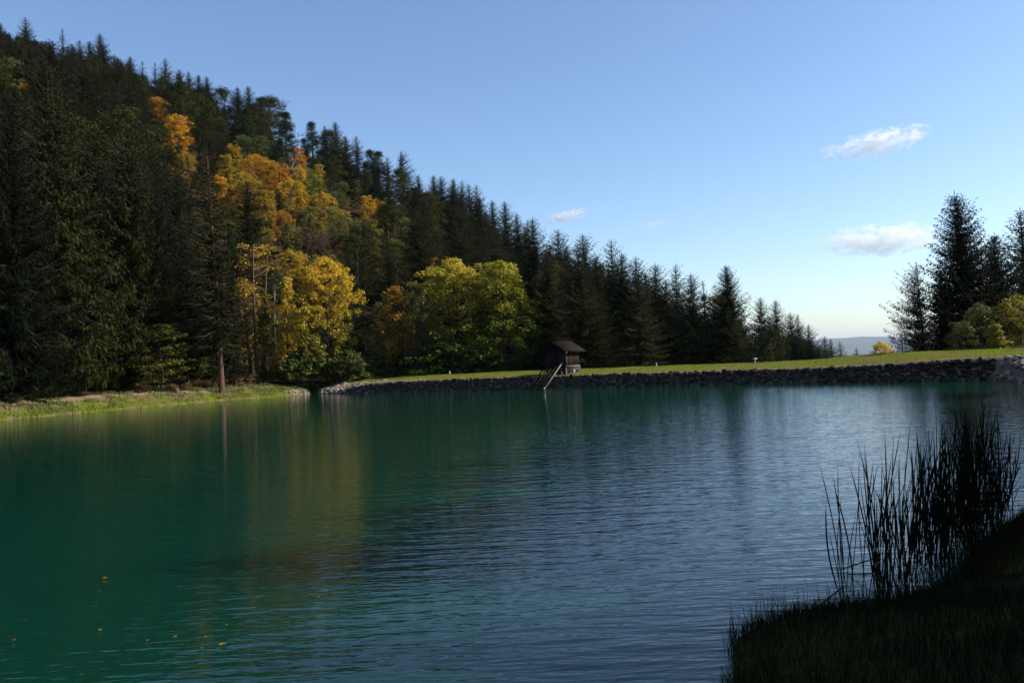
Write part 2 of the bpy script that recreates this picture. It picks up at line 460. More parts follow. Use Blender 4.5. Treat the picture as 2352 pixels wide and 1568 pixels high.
def spruce(seed, H=24.0, Rr=3.6, bare=0.06, droop=0.5, dens=1.0, gap=0.0, power=0.85, side=None, fine=1.0, name='spruce', girth=0.0135):
    g = np.random.default_rng(seed)
    tr = Geo()
    t = np.linspace(0, 1, 12)
    lean = g.normal(0, 0.012, 2)
    px = lean[0] * H * t ** 1.5 + 0.05 * np.sin(t * 5 + g.uniform(0, 6)); py = lean[1] * H * t ** 1.5
    r0 = girth * H
    pts = np.column_stack([px, py, t * H]); pts[0, 2] = -0.6
    rad = r0 * (1 - t) ** 0.8 + 0.015; rad[0] *= 1.35
    tr.tube(pts, rad, 8)
    lv = Geo(); bz = bare * H
    h = bz
    P_all = []
    while h < H * 0.99:
        u0 = (h - bz) / (H - bz)
        nb = max(4, int(round((8 - 2 * u0) * dens + g.uniform(-1, 1))))
        a0 = g.uniform(0, 6.28)
        for k in range(nb):
            if g.random() < gap: continue
            az = a0 + 6.283 * k / nb + g.normal(0, 0.25)
            Lb = Rr * (1 - u0) ** power * min(1.0, 0.55 + u0 * 3.5) * (g.uniform(0.5, 1.15) if g.random() < 0.85 else 0.35) + 0.13
            if side is not None: Lb *= 1 - side[1] * 0.5 * (1 + math.cos(az - side[0]))
            el0 = math.radians(-14 + 52 * u0 ** 1.5 + g.normal(0, 6))
            dirh = np.array([math.cos(az), math.sin(az), 0])
            bx = np.interp(h / H, t, px); by = np.interp(h / H, t, py)
            ns = max(3, int(Lb / (0.23 / fine)))
            u = (np.arange(ns) + g.uniform(0.2, 0.9, ns)) / ns
            u = np.clip(u, 0.08, 1)
            curve = math.tan(el0) * u * Lb - 0.22 * droop * Lb * np.sin(u * math.pi * 0.85) + 0.13 * Lb * u ** 3
            c = np.array([bx, by, h]) + dirh * (u * Lb)[:, None] + np.array([0, 0, 1.0]) * curve[:, None]
            sd_ = np.array([-dirh[1], dirh[0], 0])
            # a thin branch
            if Lb > 0.8:
                tr.tube(np.vstack([[bx, by, h], c[ns // 2], c[-1]]), [0.012 + 0.012 * Lb, 0.01 + 0.006 * Lb, 0.006], 3)
            tl = (np.minimum(0.30 * Lb * (1.15 - u * 0.75) + 0.10, 0.72)) * g.uniform(0.55, 1.15, ns) * (0.45 + 0.55 * min(1, 2.2 * (1 - u0)))
            for sg in (-1, 1):
                dr = unit(dirh * g.uniform(0.35, 0.9, ns)[:, None] + sd_ * sg + np.array([0, 0, 1.0]) * (-0.25 - 0.45 * droop + g.normal(0, 0.16, ns))[:, None])
                wd = g.uniform(0.045, 0.085, ns) / fine ** 0.5
                nrm = unit(np.cross(dr, [0, 0, 1.0]))
                wv = unit(nrm + np.array([0, 0, 1.0]) * g.normal(0, 0.5, ns)[:, None]) * wd[:, None]
                e = c + dr * tl[:, None]; mid = c + dr * (tl * 0.5)[:, None]
                P_all.append(np.stack([c, mid + wv, e, mid - wv], 1))
            # hanging strands
            nh = int(ns * (0.55 + 0.9 * droop))
            if nh:
                q = g.integers(0, ns, nh)
                st_ = c[q] + sd_ * (g.uniform(-0.5, 0.5, nh) * tl[q])[:, None] + g.normal(0, 0.05, (nh, 3))
                hl = (g.uniform(0.2, 0.45, nh) + droop * g.uniform(0.1, 0.7, nh) * (1 - u0)) * (0.2 + 0.8 * min(1, 2.0 * (1 - u0)))
                dn = unit(np.column_stack([g.normal(0, 0.16, nh) + dirh[0] * 0.15, g.normal(0, 0.16, nh) + dirh[1] * 0.15, -np.ones(nh)]))
                aa = g.uniform(0, 3.14, nh)
                wv = np.column_stack([np.cos(aa), np.sin(aa), np.zeros(nh)]) * g.uniform(0.035, 0.07, nh)[:, None]
                mid = st_ + dn * (hl * 0.4)[:, None]
                P_all.append(np.stack([st_, mid + wv, st_ + dn * hl[:, None], mid - wv], 1))
            # tip
            e = c[-1] + unit(dirh + np.array([0, 0, g.normal(0.15, 0.2)])) * min(0.45, 0.08 + 0.12 * Lb)
            wv = sd_ * min(0.06, 0.02 + 0.02 * Lb)
            P_all.append(np.stack([[c[-1] - dirh * 0.15, c[-1] + wv, e, c[-1] - wv]], 0))
        h += g.uniform(0.30, 0.50) * (0.6 + 0.4 * (1 - u0)) / fine ** 0.3
    # leader
    top = np.array([px[-1], py[-1], H])
    for k in range(12):
        a = k * 2.4
        dv = np.array([math.cos(a), math.sin(a), 1.0]) * (0.07 + 0.022 * k); b0 = top + np.array([0, 0, 0.25 - 0.11 * k])
        s2 = np.array([-math.sin(a), math.cos(a), 0]) * 0.03
        P_all.append(np.stack([[b0, b0 + dv * 0.5 + s2, b0 + dv, b0 + dv * 0.5 - s2]], 0))
    P_all.append(np.array([[top + (0, 0, -0.4), top + (0.035, 0, 0.1), top + (0, 0, 0.4), top + (-0.035, 0, 0.1)], [top + (0, 0, -0.4), top + (0, 0.035, 0.1), top + (0, 0, 0.4), top + (0, -0.035, 0.1)]]))
    lv.quads(np.concatenate(P_all))
    return dict(trunk=tr.build(name + '_trunk', M['bark'], True), crown=lv.build(name + '_crown', M['needle']), H=H)

def broadleaf(seed, H=14.0, W=5.0, base=0.12, nclump=260, per=42, leaf=0.17, clump=0.75, lobes=7, shape='round', twigs=60, bark='bark', thin=0.0, needle=False, stems=1, layered=0.0, name='broadleaf'):
    """trunk with limbs; leaves in clumps spread through a lobed crown"""
    g = np.random.default_rng(seed)
    tr = Geo()
    # crown lobes
    lc = []
    for k in range(lobes):
        a = 6.283 * k / lobes + g.normal(0, 0.4); hh = g.uniform(0.05, 0.95)
        rr_ = W * g.uniform(0.35, 0.62) * (1 - 0.45 * abs(hh - 0.4))
        lc.append((math.cos(a) * rr_, math.sin(a) * rr_, hh))
    lc.append((0, 0, 0.9))
    cz0 = base * H; ch = H - cz0
    C = []
    while len(C) < nclump:
        z = g.random() ** 0.85
        if shape == 'round': wr = math.sqrt(max(0.0, 1 - (2 * z - 0.86) ** 2 / 1.3)) 
        elif shape == 'cone': wr = (1 - z) ** 0.75 * min(1, 0.5 + 3 * z)
        else: wr = 0.55 + 0.45 * math.sin(math.pi * min(1, z * 1.05))
        if shape == 'round' and z > 0.93: wr *= 0.6
        a = g.uniform(0, 6.283)
        m_ = 0
        for (lx, ly, lh) in lc:
            m_ = max(m_, math.cos(a - math.atan2(ly, lx)) * math.exp(-((z - lh) / 0.22) ** 2))
        rr_ = W * wr * (0.50 + 0.56 * m_) * math.sqrt(g.uniform(0.12, 1.0)) * g.uniform(0.85, 1.05)
        if layered: z = np.clip(round(z * 8) / 8 + 0.05 * math.sin(a * 2 + seed) + g.normal(0, 0.02), 0, 1)
        C.append((rr_ * math.cos(a), rr_ * math.sin(a), cz0 + z * ch * 0.97))
    C = np.array(C)
    if thin:
        # holes: drop clumps by a coarse wave pattern
        k = np.sin(C[:, 0] * 1.3 + seed) * np.sin(C[:, 1] * 1.2 + 2 * seed) * np.sin(C[:, 2] * 1.1 + seed * 0.7)
        C = C[k > np.quantile(k, thin)]
    cs = clump * g.uniform(0.55, 1.2, len(C))
    P = []
    for c, s_ in zip(C, cs):
        n = int(per * g.uniform(0.6, 1.3))
        off = unit(g.normal(0, 1, (n, 3))) * (s_ * g.random(n) ** 0.45)[:, None]
        off[:, 2] *= 0.32 if layered else 0.72
        ctr = c + off
        nrm = unit(unit(off) * 0.6 + np.array([0, 0, 0.75]) + g.normal(0, 0.55, (n, 3)))
        ax = unit(np.cross(nrm, g.normal(0, 1, (n, 3)))); bx = np.cross(nrm, ax)
        l = leaf * g.uniform(0.6, 1.25, n)[:, None]
        wd = l * (0.16 if needle else 0.62)
        if needle: l = l * 1.6
        P.append(np.stack([ctr - ax * l, ctr + bx * wd, ctr + ax * l * 0.9, ctr - bx * wd], 1))
    lv = Geo(); lv.quads(np.concatenate(P))
    # trunk, limbs and twigs
    t = np.linspace(0, 1, 9)
    for sI in range(stems):
        th = H * (0.80 if shape != 'column' else 0.93)
        ox, oy = (0, 0) if stems == 1 else (0.5 * math.cos(sI * 2.2 + seed), 0.5 * math.sin(sI * 2.2 + seed))
        w1_, w2_ = g.uniform(0, 6, 2)
        bend = np.column_stack([ox * (1 + 2.2 * t) + 0.18 * W * 0.3 * np.sin(t * 4 + w1_) * t, oy * (1 + 2.2 * t) + 0.18 * W * 0.3 * np.sin(t * 3 + w2_) * t, t * th])
        bend[0, 2] = -0.5
        r0 = 0.018 * H / math.sqrt(stems)
        tr.tube(bend, r0 * (1 - 0.85 * t) + 0.01, 8)
        pick = g.choice(len(C), min(twigs // stems, len(C)), replace=False)
        for k in pick:
            c = C[k]
            rd = math.hypot(c[0], c[1])
            hz = np.clip(c[2] - rd * g.uniform(0.5, 0.9), 0.12 * H, th * 0.97)
            st_ = np.array([np.interp(hz, bend[:, 2], bend[:, 0]), np.interp(hz, bend[:, 2], bend[:, 1]), hz])
            mid = st_ * 0.45 + c * 0.55 + np.array([0, 0, -0.06 * rd])
            rb = 0.004 * H * g.uniform(0.5, 1.1)
            tr.tube([st_, mid, c, c + (c - mid) * 0.25], [rb, rb * 0.6, rb * 0.3, 0.006], 4)
    return dict(trunk=tr.build(name + '_trunk', M[bark], True), crown=lv.build(name + '_crown', M['leaf'] if not needle else M['needle']), H=H)

def bare_tree(seed, H=8.0, W=3.0, name='bare'):
    g = np.random.default_rng(seed)
    tr = Geo(); tw = Geo()
    for s_ in range(9):
        a = g.uniform(0, 6.28); sp = g.uniform(0.25, 1.0) * W
        tip = np.array([math.cos(a) * sp, math.sin(a) * sp, H * g.uniform(0.7, 1.0)])
        mid = tip * np.array([0.35, 0.35, 0.5])
        pts = np.array([[0.1 * math.cos(a), 0.1 * math.sin(a), -0.3], mid, tip])
        tr.tube(pts, [0.07, 0.045, 0.012], 5)
        for k in range(46):
            u = g.uniform(0.25, 1)
            p = mid * (1 - u) * 2 * 0.5 + (mid + (tip - mid) * u) * 1.0 - mid * (1 - u)
            dv = unit(g.normal(0, 1, 3) + np.array([0, 0, 1.1])) * g.uniform(0.6, 1.7)
            tw.tube([p, p + dv * 0.5, p + dv + g.normal(0, 0.12, 3)], [0.018, 0.013, 0.006], 3)
            for q in range(3):
                b0 = p + dv * g.uniform(0.4, 0.9)
                d2 = unit(dv + g.normal(0, 0.7, 3)) * g.uniform(0.3, 0.8)
                tw.tube([b0, b0 + d2 * 0.5, b0 + d2], [0.011, 0.009, 0.005], 3)
    return dict(trunk=tr.build(name + '_trunk', M['bark'], True), crown=tw.build(name + '_twigs', M['twig']), H=H)

SP_FRONT = [spruce(11, 26, 5.8, 0.06, 1.0, 1.15, fine=1.2, power=0.78, name='spruce_weeping'),
            spruce(12, 26, 5.4, 0.05, 0.85, 1.15, fine=1.2, power=0.72, name='spruce_draped'),
            spruce(13, 24, 8.4, 0.04, 0.6, 2.3, fine=1.0, power=0.8, name='spruce_full')]
SP_THIN = spruce(21, 27, 3.6, 0.17, 0.35, 0.7, gap=0.25, power=0.5, fine=1.2, name='spruce_thin', girth=0.0092)
SP_OPEN = spruce(22, 20, 7.0, 0.10, 0.3, 1.35, gap=0.08, power=0.6, side=(0.5, 0.8), fine=1.3, name='spruce_open')
SP_SPARSE = spruce(23, 18, 4.2, 0.12, 0.25, 0.8, gap=0.2, fine=1.1, power=0.8, name='spruce_sparse')
SP = [spruce(31, 22, 6.4, 0.06, 0.55, 1.3, power=0.72, name='spruce_a'), spruce(32, 22, 6.0, 0.05, 0.45, 1.3, power=0.8, name='spruce_b'), spruce(33, 22, 6.8, 0.06, 0.7, 1.3, power=0.66, name='spruce_c'),
      spruce(34, 22, 5.8, 0.10, 0.4, 1.1, gap=0.10, power=0.68, name='spruce_d'), spruce(35, 22, 6.2, 0.05, 0.6, 1.35, power=0.62, name='spruce_e')]
PINE = [broadleaf(41, 16, 3.4, 0.22, 210, 44, 0.20, 0.85, 6, 'round', 40, 'bark_red', 0.12, True, name='pine_a'),
        broadleaf(42, 17, 3.2, 0.22, 190, 44, 0.20, 0.85, 5, 'cone', 40, 'bark', 0.10, True, name='pine_b'),
        broadleaf(43, 15, 3.8, 0.18, 220, 44, 0.20, 0.9, 7, 'round', 40, 'bark', 0.15, True, name='pine_c')]
BL = [broadleaf(51, 13, 4.6, 0.10, 230, 56, 0.155, 0.75, 6, 'round', 80, thin=0.22, name='beech_a'), broadleaf(52, 13, 4.0, 0.08, 210, 56, 0.155, 0.75, 5, 'column', 80, thin=0.22, name='beech_b'),
      broadleaf(53, 13, 5.0, 0.12, 240, 50, 0.155, 0.8, 7, 'round', 90, thin=0.32, name='beech_c'), broadleaf(54, 13, 3.8, 0.08, 180, 50, 0.155, 0.7, 5, 'cone', 80, thin=0.25, name='beech_d')]
MAPLE = [broadleaf(61, 15, 5.4, 0.05, 500, 60, 0.135, 0.72, 8, 'round', 90, thin=0.12, name='maple_a'), broadleaf(62, 13.5, 5.6, 0.05, 540, 60, 0.13, 0.72, 9, 'round', 90, thin=0.08, name='maple_b'),
         broadleaf(63, 13.5, 4.6, 0.02, 500, 60, 0.13, 0.7, 8, 'column', 90, thin=0.08, name='maple_c')]
for m_ in MAPLE: m_['crown'].materials[0] = M['maple']
ASH = broadleaf(64, 13, 4.2, 0.15, 240, 30, 0.14, 0.8, 7, 'round', 150, thin=0.22, stems=3, name='ash')
BIRCH = broadleaf(65, 17, 2.6, 0.22, 95, 26, 0.13, 0.7, 6, 'column', 110, 'bark_pale', 0.3, stems=3, name='birch')
LAYER = broadleaf(66, 8, 3.6, 0.08, 210, 40, 0.13, 0.8, 7, 'round', 70, thin=0.12, layered=1.0, name='layered')
SHRUB = [broadleaf(71, 3.2, 2.2, 0.0, 110, 36, 0.13, 0.5, 6, 'round', 30, stems=2, name='shrub_a'), broadleaf(72, 2.4, 2.0, 0.0, 90, 34, 0.12, 0.45, 5, 'round', 30, stems=2, thin=0.15, name='shrub_b')]
BARE = [bare_tree(81), bare_tree(82, 9, 3.6)]

# leaf colours (first, second)
GREENS = [((0.020, 0.029, 0.006), (0.042, 0.050, 0.011)), ((0.015, 0.024, 0.006), (0.034, 0.042, 0.010)), ((0.030, 0.037, 0.008), (0.052, 0.055, 0.013)), ((0.017, 0.028, 0.009), (0.036, 0.047, 0.013))]
OLIVE = [((0.030, 0.042, 0.010), (0.054, 0.060, 0.015)), ((0.026, 0.040, 0.013), (0.044, 0.056, 0.017)), ((0.036, 0.044, 0.011), (0.056, 0.058, 0.014))]
TONE = dict(
    orange=((0.54, 0.24, 0.016), (0.58, 0.33, 0.022)), rust=((0.44, 0.175, 0.016), (0.50, 0.26, 0.02)), amber=((0.55, 0.34, 0.024), (0.32, 0.24, 0.026)), yellow=((0.55, 0.36, 0.03), (0.40, 0.30, 0.03)),
    gold=((0.62, 0.38, 0.025), (0.56, 0.30, 0.02)), yellowgreen=((0.30, 0.27, 0.03), (0.13, 0.17, 0.025)), green=((0.075, 0.12, 0.018), (0.14, 0.155, 0.022)), deepgreen=((0.045, 0.075, 0.018), (0.13, 0.14, 0.02)),
    olive=((0.09, 0.10, 0.025), (0.16, 0.14, 0.03)), brown=((0.14, 0.085, 0.045), (0.20, 0.11, 0.045)), fern=((0.20, 0.11, 0.05), (0.14, 0.12, 0.04)))

TREES = []      # (root, kind, screen x, screen y, crown radius px, depth)
def plant(name, proto, x, y, H, wide=1.0, cols=GREENS[0], label=None, cat='tree', group=None, z=None, rz=None, trunk_mat=None):
    g = random.Random(int(x * 1000) * 7919 + int(y * 1000))
    z = gz(x, y) if z is None else z
    k = H / proto['H']
    root = link(name, None, loc=(x, y, z - 0.1), rot=(0, 0, g.uniform(0, 6.28) if rz is None else rz), scale=(k * wide, k * wide, k))
    root.empty_display_size = 0.5
    tag(root, label, cat, group)
    tr = link('trunk', proto['trunk'], root)
    cr = link('crown', proto['crown'], root)
    v = g.uniform(0.82, 1.18) * (0.78 if name == 'spruce_tree' else 1.0)
    cr.color = (*[c_ * v for c_ in cols[0]], 1)
    cr['leaf_second'] = [float(c_ * v) for c_ in cols[1]]
    if trunk_mat:
        tr.material_slots[0].link = 'OBJECT'; tr.material_slots[0].material = M[trunk_mat]
    return root

def plant_top(name, proto, s, ytop, depth, wide=1.0, **kw):
    """a tree whose top shows at (s, ytop) of the photograph, standing at that depth"""
    p = at(s, ytop, depth)
    z = gz(p.x, p.y)
    return plant(name, proto, p.x, p.y, p.z - z, wide, z=z, **kw)

def hill_point(s, y, h, lo=98, hi=330):
    """where the sight line through a crown's middle meets trees of height h on the slope"""
    ds = np.arange(lo, hi, 0.5)
    P = np.array([at(s, y, d) for d in ds])
    k = np.nonzero(P[:, 2] <= ground(P[:, 0], P[:, 1]) + 0.55 * h)[0]
    i = k[0] if len(k) else len(ds) - 1
    return P[i]

EXPLICIT = []   # (x, y, radius) keep-clear circles for the filler trees; also (s, y, depth, px radius) on screen
def note(root, rad, s=None, y=None, prad=0):
    EXPLICIT.append((root.location.x, root.location.y, rad, s, y, prad))
    return root

# ---- the front row, left to right
FR = 'conifers along the left bank'
def front(proto, s, y, d, wide, cols, label, name='spruce_tree', **kw):
    return note(plant_top(name, proto, s, y, d, wide, cols=cols, label=label, cat='tree', **kw), 3.5)
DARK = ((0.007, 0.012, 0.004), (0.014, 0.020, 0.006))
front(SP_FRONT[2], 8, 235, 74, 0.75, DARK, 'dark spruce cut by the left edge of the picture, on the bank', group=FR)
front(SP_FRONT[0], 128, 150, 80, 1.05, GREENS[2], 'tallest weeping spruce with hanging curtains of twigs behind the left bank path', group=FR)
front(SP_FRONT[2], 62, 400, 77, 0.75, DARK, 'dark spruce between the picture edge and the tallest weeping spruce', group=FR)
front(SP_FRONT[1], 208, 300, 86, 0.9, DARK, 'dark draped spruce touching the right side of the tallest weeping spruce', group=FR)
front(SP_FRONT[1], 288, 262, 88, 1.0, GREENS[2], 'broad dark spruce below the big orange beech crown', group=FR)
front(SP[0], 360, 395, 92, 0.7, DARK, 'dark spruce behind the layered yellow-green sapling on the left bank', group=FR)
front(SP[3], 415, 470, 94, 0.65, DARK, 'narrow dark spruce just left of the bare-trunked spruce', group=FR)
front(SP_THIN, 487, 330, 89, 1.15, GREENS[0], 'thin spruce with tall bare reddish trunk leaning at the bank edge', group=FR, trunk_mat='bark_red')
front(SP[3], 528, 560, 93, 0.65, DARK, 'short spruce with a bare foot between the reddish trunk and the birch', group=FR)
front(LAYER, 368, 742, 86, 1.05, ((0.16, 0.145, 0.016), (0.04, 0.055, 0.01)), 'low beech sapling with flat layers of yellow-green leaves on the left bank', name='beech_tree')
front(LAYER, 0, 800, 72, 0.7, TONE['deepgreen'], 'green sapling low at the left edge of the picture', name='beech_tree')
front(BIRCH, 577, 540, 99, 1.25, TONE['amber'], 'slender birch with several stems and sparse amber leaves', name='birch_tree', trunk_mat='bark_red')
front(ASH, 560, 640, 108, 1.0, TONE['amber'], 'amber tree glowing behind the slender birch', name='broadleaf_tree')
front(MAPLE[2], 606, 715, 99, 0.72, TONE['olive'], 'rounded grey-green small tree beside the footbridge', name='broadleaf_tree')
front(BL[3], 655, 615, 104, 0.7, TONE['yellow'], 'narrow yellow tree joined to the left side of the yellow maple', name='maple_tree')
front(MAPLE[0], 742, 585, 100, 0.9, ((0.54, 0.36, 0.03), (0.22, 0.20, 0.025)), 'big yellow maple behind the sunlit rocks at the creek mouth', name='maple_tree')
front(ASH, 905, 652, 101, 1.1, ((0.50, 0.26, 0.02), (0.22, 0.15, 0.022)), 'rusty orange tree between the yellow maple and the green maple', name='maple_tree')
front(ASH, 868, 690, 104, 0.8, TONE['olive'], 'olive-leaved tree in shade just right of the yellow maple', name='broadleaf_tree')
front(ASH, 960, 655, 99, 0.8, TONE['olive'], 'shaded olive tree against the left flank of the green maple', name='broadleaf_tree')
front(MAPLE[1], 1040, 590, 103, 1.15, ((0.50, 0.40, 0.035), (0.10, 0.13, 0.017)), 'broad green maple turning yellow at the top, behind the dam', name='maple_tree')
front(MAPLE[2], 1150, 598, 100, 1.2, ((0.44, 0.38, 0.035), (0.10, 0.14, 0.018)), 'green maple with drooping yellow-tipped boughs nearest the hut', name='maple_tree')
front(SHRUB[0], 700, 800, 98, 1.2, TONE['deepgreen'], 'dark glossy bush under the yellow maple by the footbridge', name='bush', )
front(SHRUB[0], 800, 805, 97, 1.2, TONE['deepgreen'], 'dark leafy bush under the right side of the yellow maple', name='bush')
front(SHRUB[0], 1030, 780, 98, 1.6, TONE['deepgreen'], 'shaded bush at the foot of the broad green maple', name='bush')
front(SHRUB[0], 900, 800, 101, 1.5, TONE['deepgreen'], 'shaded bush at the foot of the rusty orange tree', name='bush')
front(SHRUB[1], 1110, 800, 97, 1.5, TONE['deepgreen'], 'low bush between the two green maples', name='bush')

# ---- spruces behind the dam, hut to valley
DAM = [(1222, 500, 118, 'a'), (1252, 560, 108, 'b'), (1278, 528, 116, 'c'), (1305, 600, 104, 'b'), (1338, 538, 112, 'c'), (1368, 585, 104, 'a'), (1400, 550, 112, 'd'), (1428, 580, 106, 'a'), (1462, 590, 104, 'c'),
       (1500, 606, 106, 'e'), (1530, 640, 98, 'b'), (1547, 608, 112, 'd'), (1586, 628, 104, 'c'), (1616, 648, 98, 'd'), (1672, 608, 98, 'e'), (1640, 700, 108, 'a'), (1700, 730, 112, 'b'),
       (1746, 682, 112, 'c'), (1780, 688, 118, 'a'), (1812, 718, 124, 'e'), (1832, 722, 132, 'b'), (1858, 745, 136, 'c'), (1893, 772, 146, 'a'), (1908, 778, 158, 'b'), (1932, 784, 150, 'd'), (1968, 799, 128, 'b')]
DL = ['spruce rising straight behind the hut roof, its top touching open sky', 'low dark spruce right behind the hut', 'spruce with broad top just right of the hut chimney line', None]
ORD = ['first', 'second', 'third', 'fourth', 'fifth', 'sixth', 'seventh', 'eighth', 'ninth', 'tenth', 'eleventh', 'twelfth', 'thirteenth', 'fourteenth', 'fifteenth', 'sixteenth', 'seventeenth', 'eighteenth', 'nineteenth', 'twentieth']
ORD = ORD + ['twenty-' + o for o in ORD[:9]] + ['thirtieth'] + ['thirty-' + o for o in ORD[:9]] + ['fortieth'] + ['forty-' + o for o in ORD[:9]]
SPECIAL = {1672: 'tallest pointed spruce standing clear against the sky behind the dam', 1616: 'thin grey spruce with dead lower twigs left of the tallest pointed spruce behind the dam', 1968: 'tiny lone spruce tip left of the golden bush on the dam',
           1222: 'spruce rising high behind the left side of the hut', 1932: 'small spruce last before the gap with blue hills'}
k_ = 0
for (s, y, d, v) in sorted(DAM):
    pr = SP['abcde'.index(v)] if s != 1616 else SP_SPARSE
    if s == 1672: pr = SP_FRONT[2]
    lab = SPECIAL.get(s)
    if not lab:
        lab = 'dark spruce behind the dam, %s in the row counting rightwards from the hut' % ORD[k_]; k_ += 1
    wd = 1.15 if s < 1700 else 1.0
    if s == 1672: wd = 0.95
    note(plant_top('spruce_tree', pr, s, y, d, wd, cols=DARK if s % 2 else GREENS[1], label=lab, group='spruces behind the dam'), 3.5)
note(plant_top('broadleaf_tree', BL[1], 1640, 672, 118, 0.8, cols=TONE['yellowgreen'], label='yellow-green treetop peeping out left of the tallest pointed spruce'), 3)
note(plant_top('broadleaf_tree', BL[0], 1272, 598, 112, 0.8, cols=TONE['yellowgreen'], label='yellow-green treetop above the hut between dark spruces'), 3)

# ---- right-hand group
RG = 'trees at the right end of the dam'
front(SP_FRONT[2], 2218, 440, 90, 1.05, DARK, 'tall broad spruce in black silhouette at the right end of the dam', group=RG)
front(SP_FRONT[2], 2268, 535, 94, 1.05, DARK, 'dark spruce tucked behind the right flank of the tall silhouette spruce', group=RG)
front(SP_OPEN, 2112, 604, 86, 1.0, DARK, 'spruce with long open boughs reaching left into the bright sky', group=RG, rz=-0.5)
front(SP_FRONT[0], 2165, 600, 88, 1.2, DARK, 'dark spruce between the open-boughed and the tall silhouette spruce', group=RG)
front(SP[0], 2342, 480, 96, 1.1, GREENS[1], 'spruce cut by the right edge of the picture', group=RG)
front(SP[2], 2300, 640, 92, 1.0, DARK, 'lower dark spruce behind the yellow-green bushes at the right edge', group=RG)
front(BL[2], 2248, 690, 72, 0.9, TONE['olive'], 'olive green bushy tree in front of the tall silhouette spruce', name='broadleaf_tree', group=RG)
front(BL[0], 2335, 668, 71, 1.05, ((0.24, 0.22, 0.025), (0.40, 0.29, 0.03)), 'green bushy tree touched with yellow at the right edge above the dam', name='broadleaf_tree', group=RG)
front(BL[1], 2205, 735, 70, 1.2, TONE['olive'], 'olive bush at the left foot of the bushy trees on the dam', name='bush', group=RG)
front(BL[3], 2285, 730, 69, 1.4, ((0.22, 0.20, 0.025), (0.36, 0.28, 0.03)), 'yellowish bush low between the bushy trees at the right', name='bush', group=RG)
front(SHRUB[0], 2022, 784, 69, 1.25, ((0.72, 0.52, 0.04), (0.55, 0.42, 0.04)), 'bright golden bush standing alone on the dam crest', name='bush')
front(SHRUB[1], 2052, 800, 69, 0.9, ((0.62, 0.46, 0.04), (0.45, 0.36, 0.04)), 'small yellow bush touching the right side of the golden bush', name='bush')

# ---- right shore, out of the picture: the wood that shades the near bank
WOOD = [(20, 15, 17), (24.5, 20, 18), (16.5, 8.5, 16), (30, 27, 18), (14, 2, 16), (22, 6, 18), (28, 13, 19), (36, 33, 17), (33, 20, 19), (40, 41, 17), (17.5, 12, 17), (22.5, 17.2, 17), (24, 12.5, 18), (19, 5, 18), (14.5, 6, 15), (27.5, 23.5, 18), (31, 16, 19), (33.5, 30, 18), 
        (10, 0.5, 15), (11.5, -4, 15), (4, -7, 16), (-3, -7, 16), (-10, -6, 16), (9, -10, 17), (17, -1, 18)]
for i, (x, y, h) in enumerate(WOOD):
    if y > 3: h = min(h, (x + 0.5) / 1.54)
    note(plant('spruce_tree', SP[i % 5], x, y, h, 1.15, cols=GREENS[i % 4], label='tall spruce of the shading wood outside the right edge of the picture', group='spruces of the right shore wood'), 3)

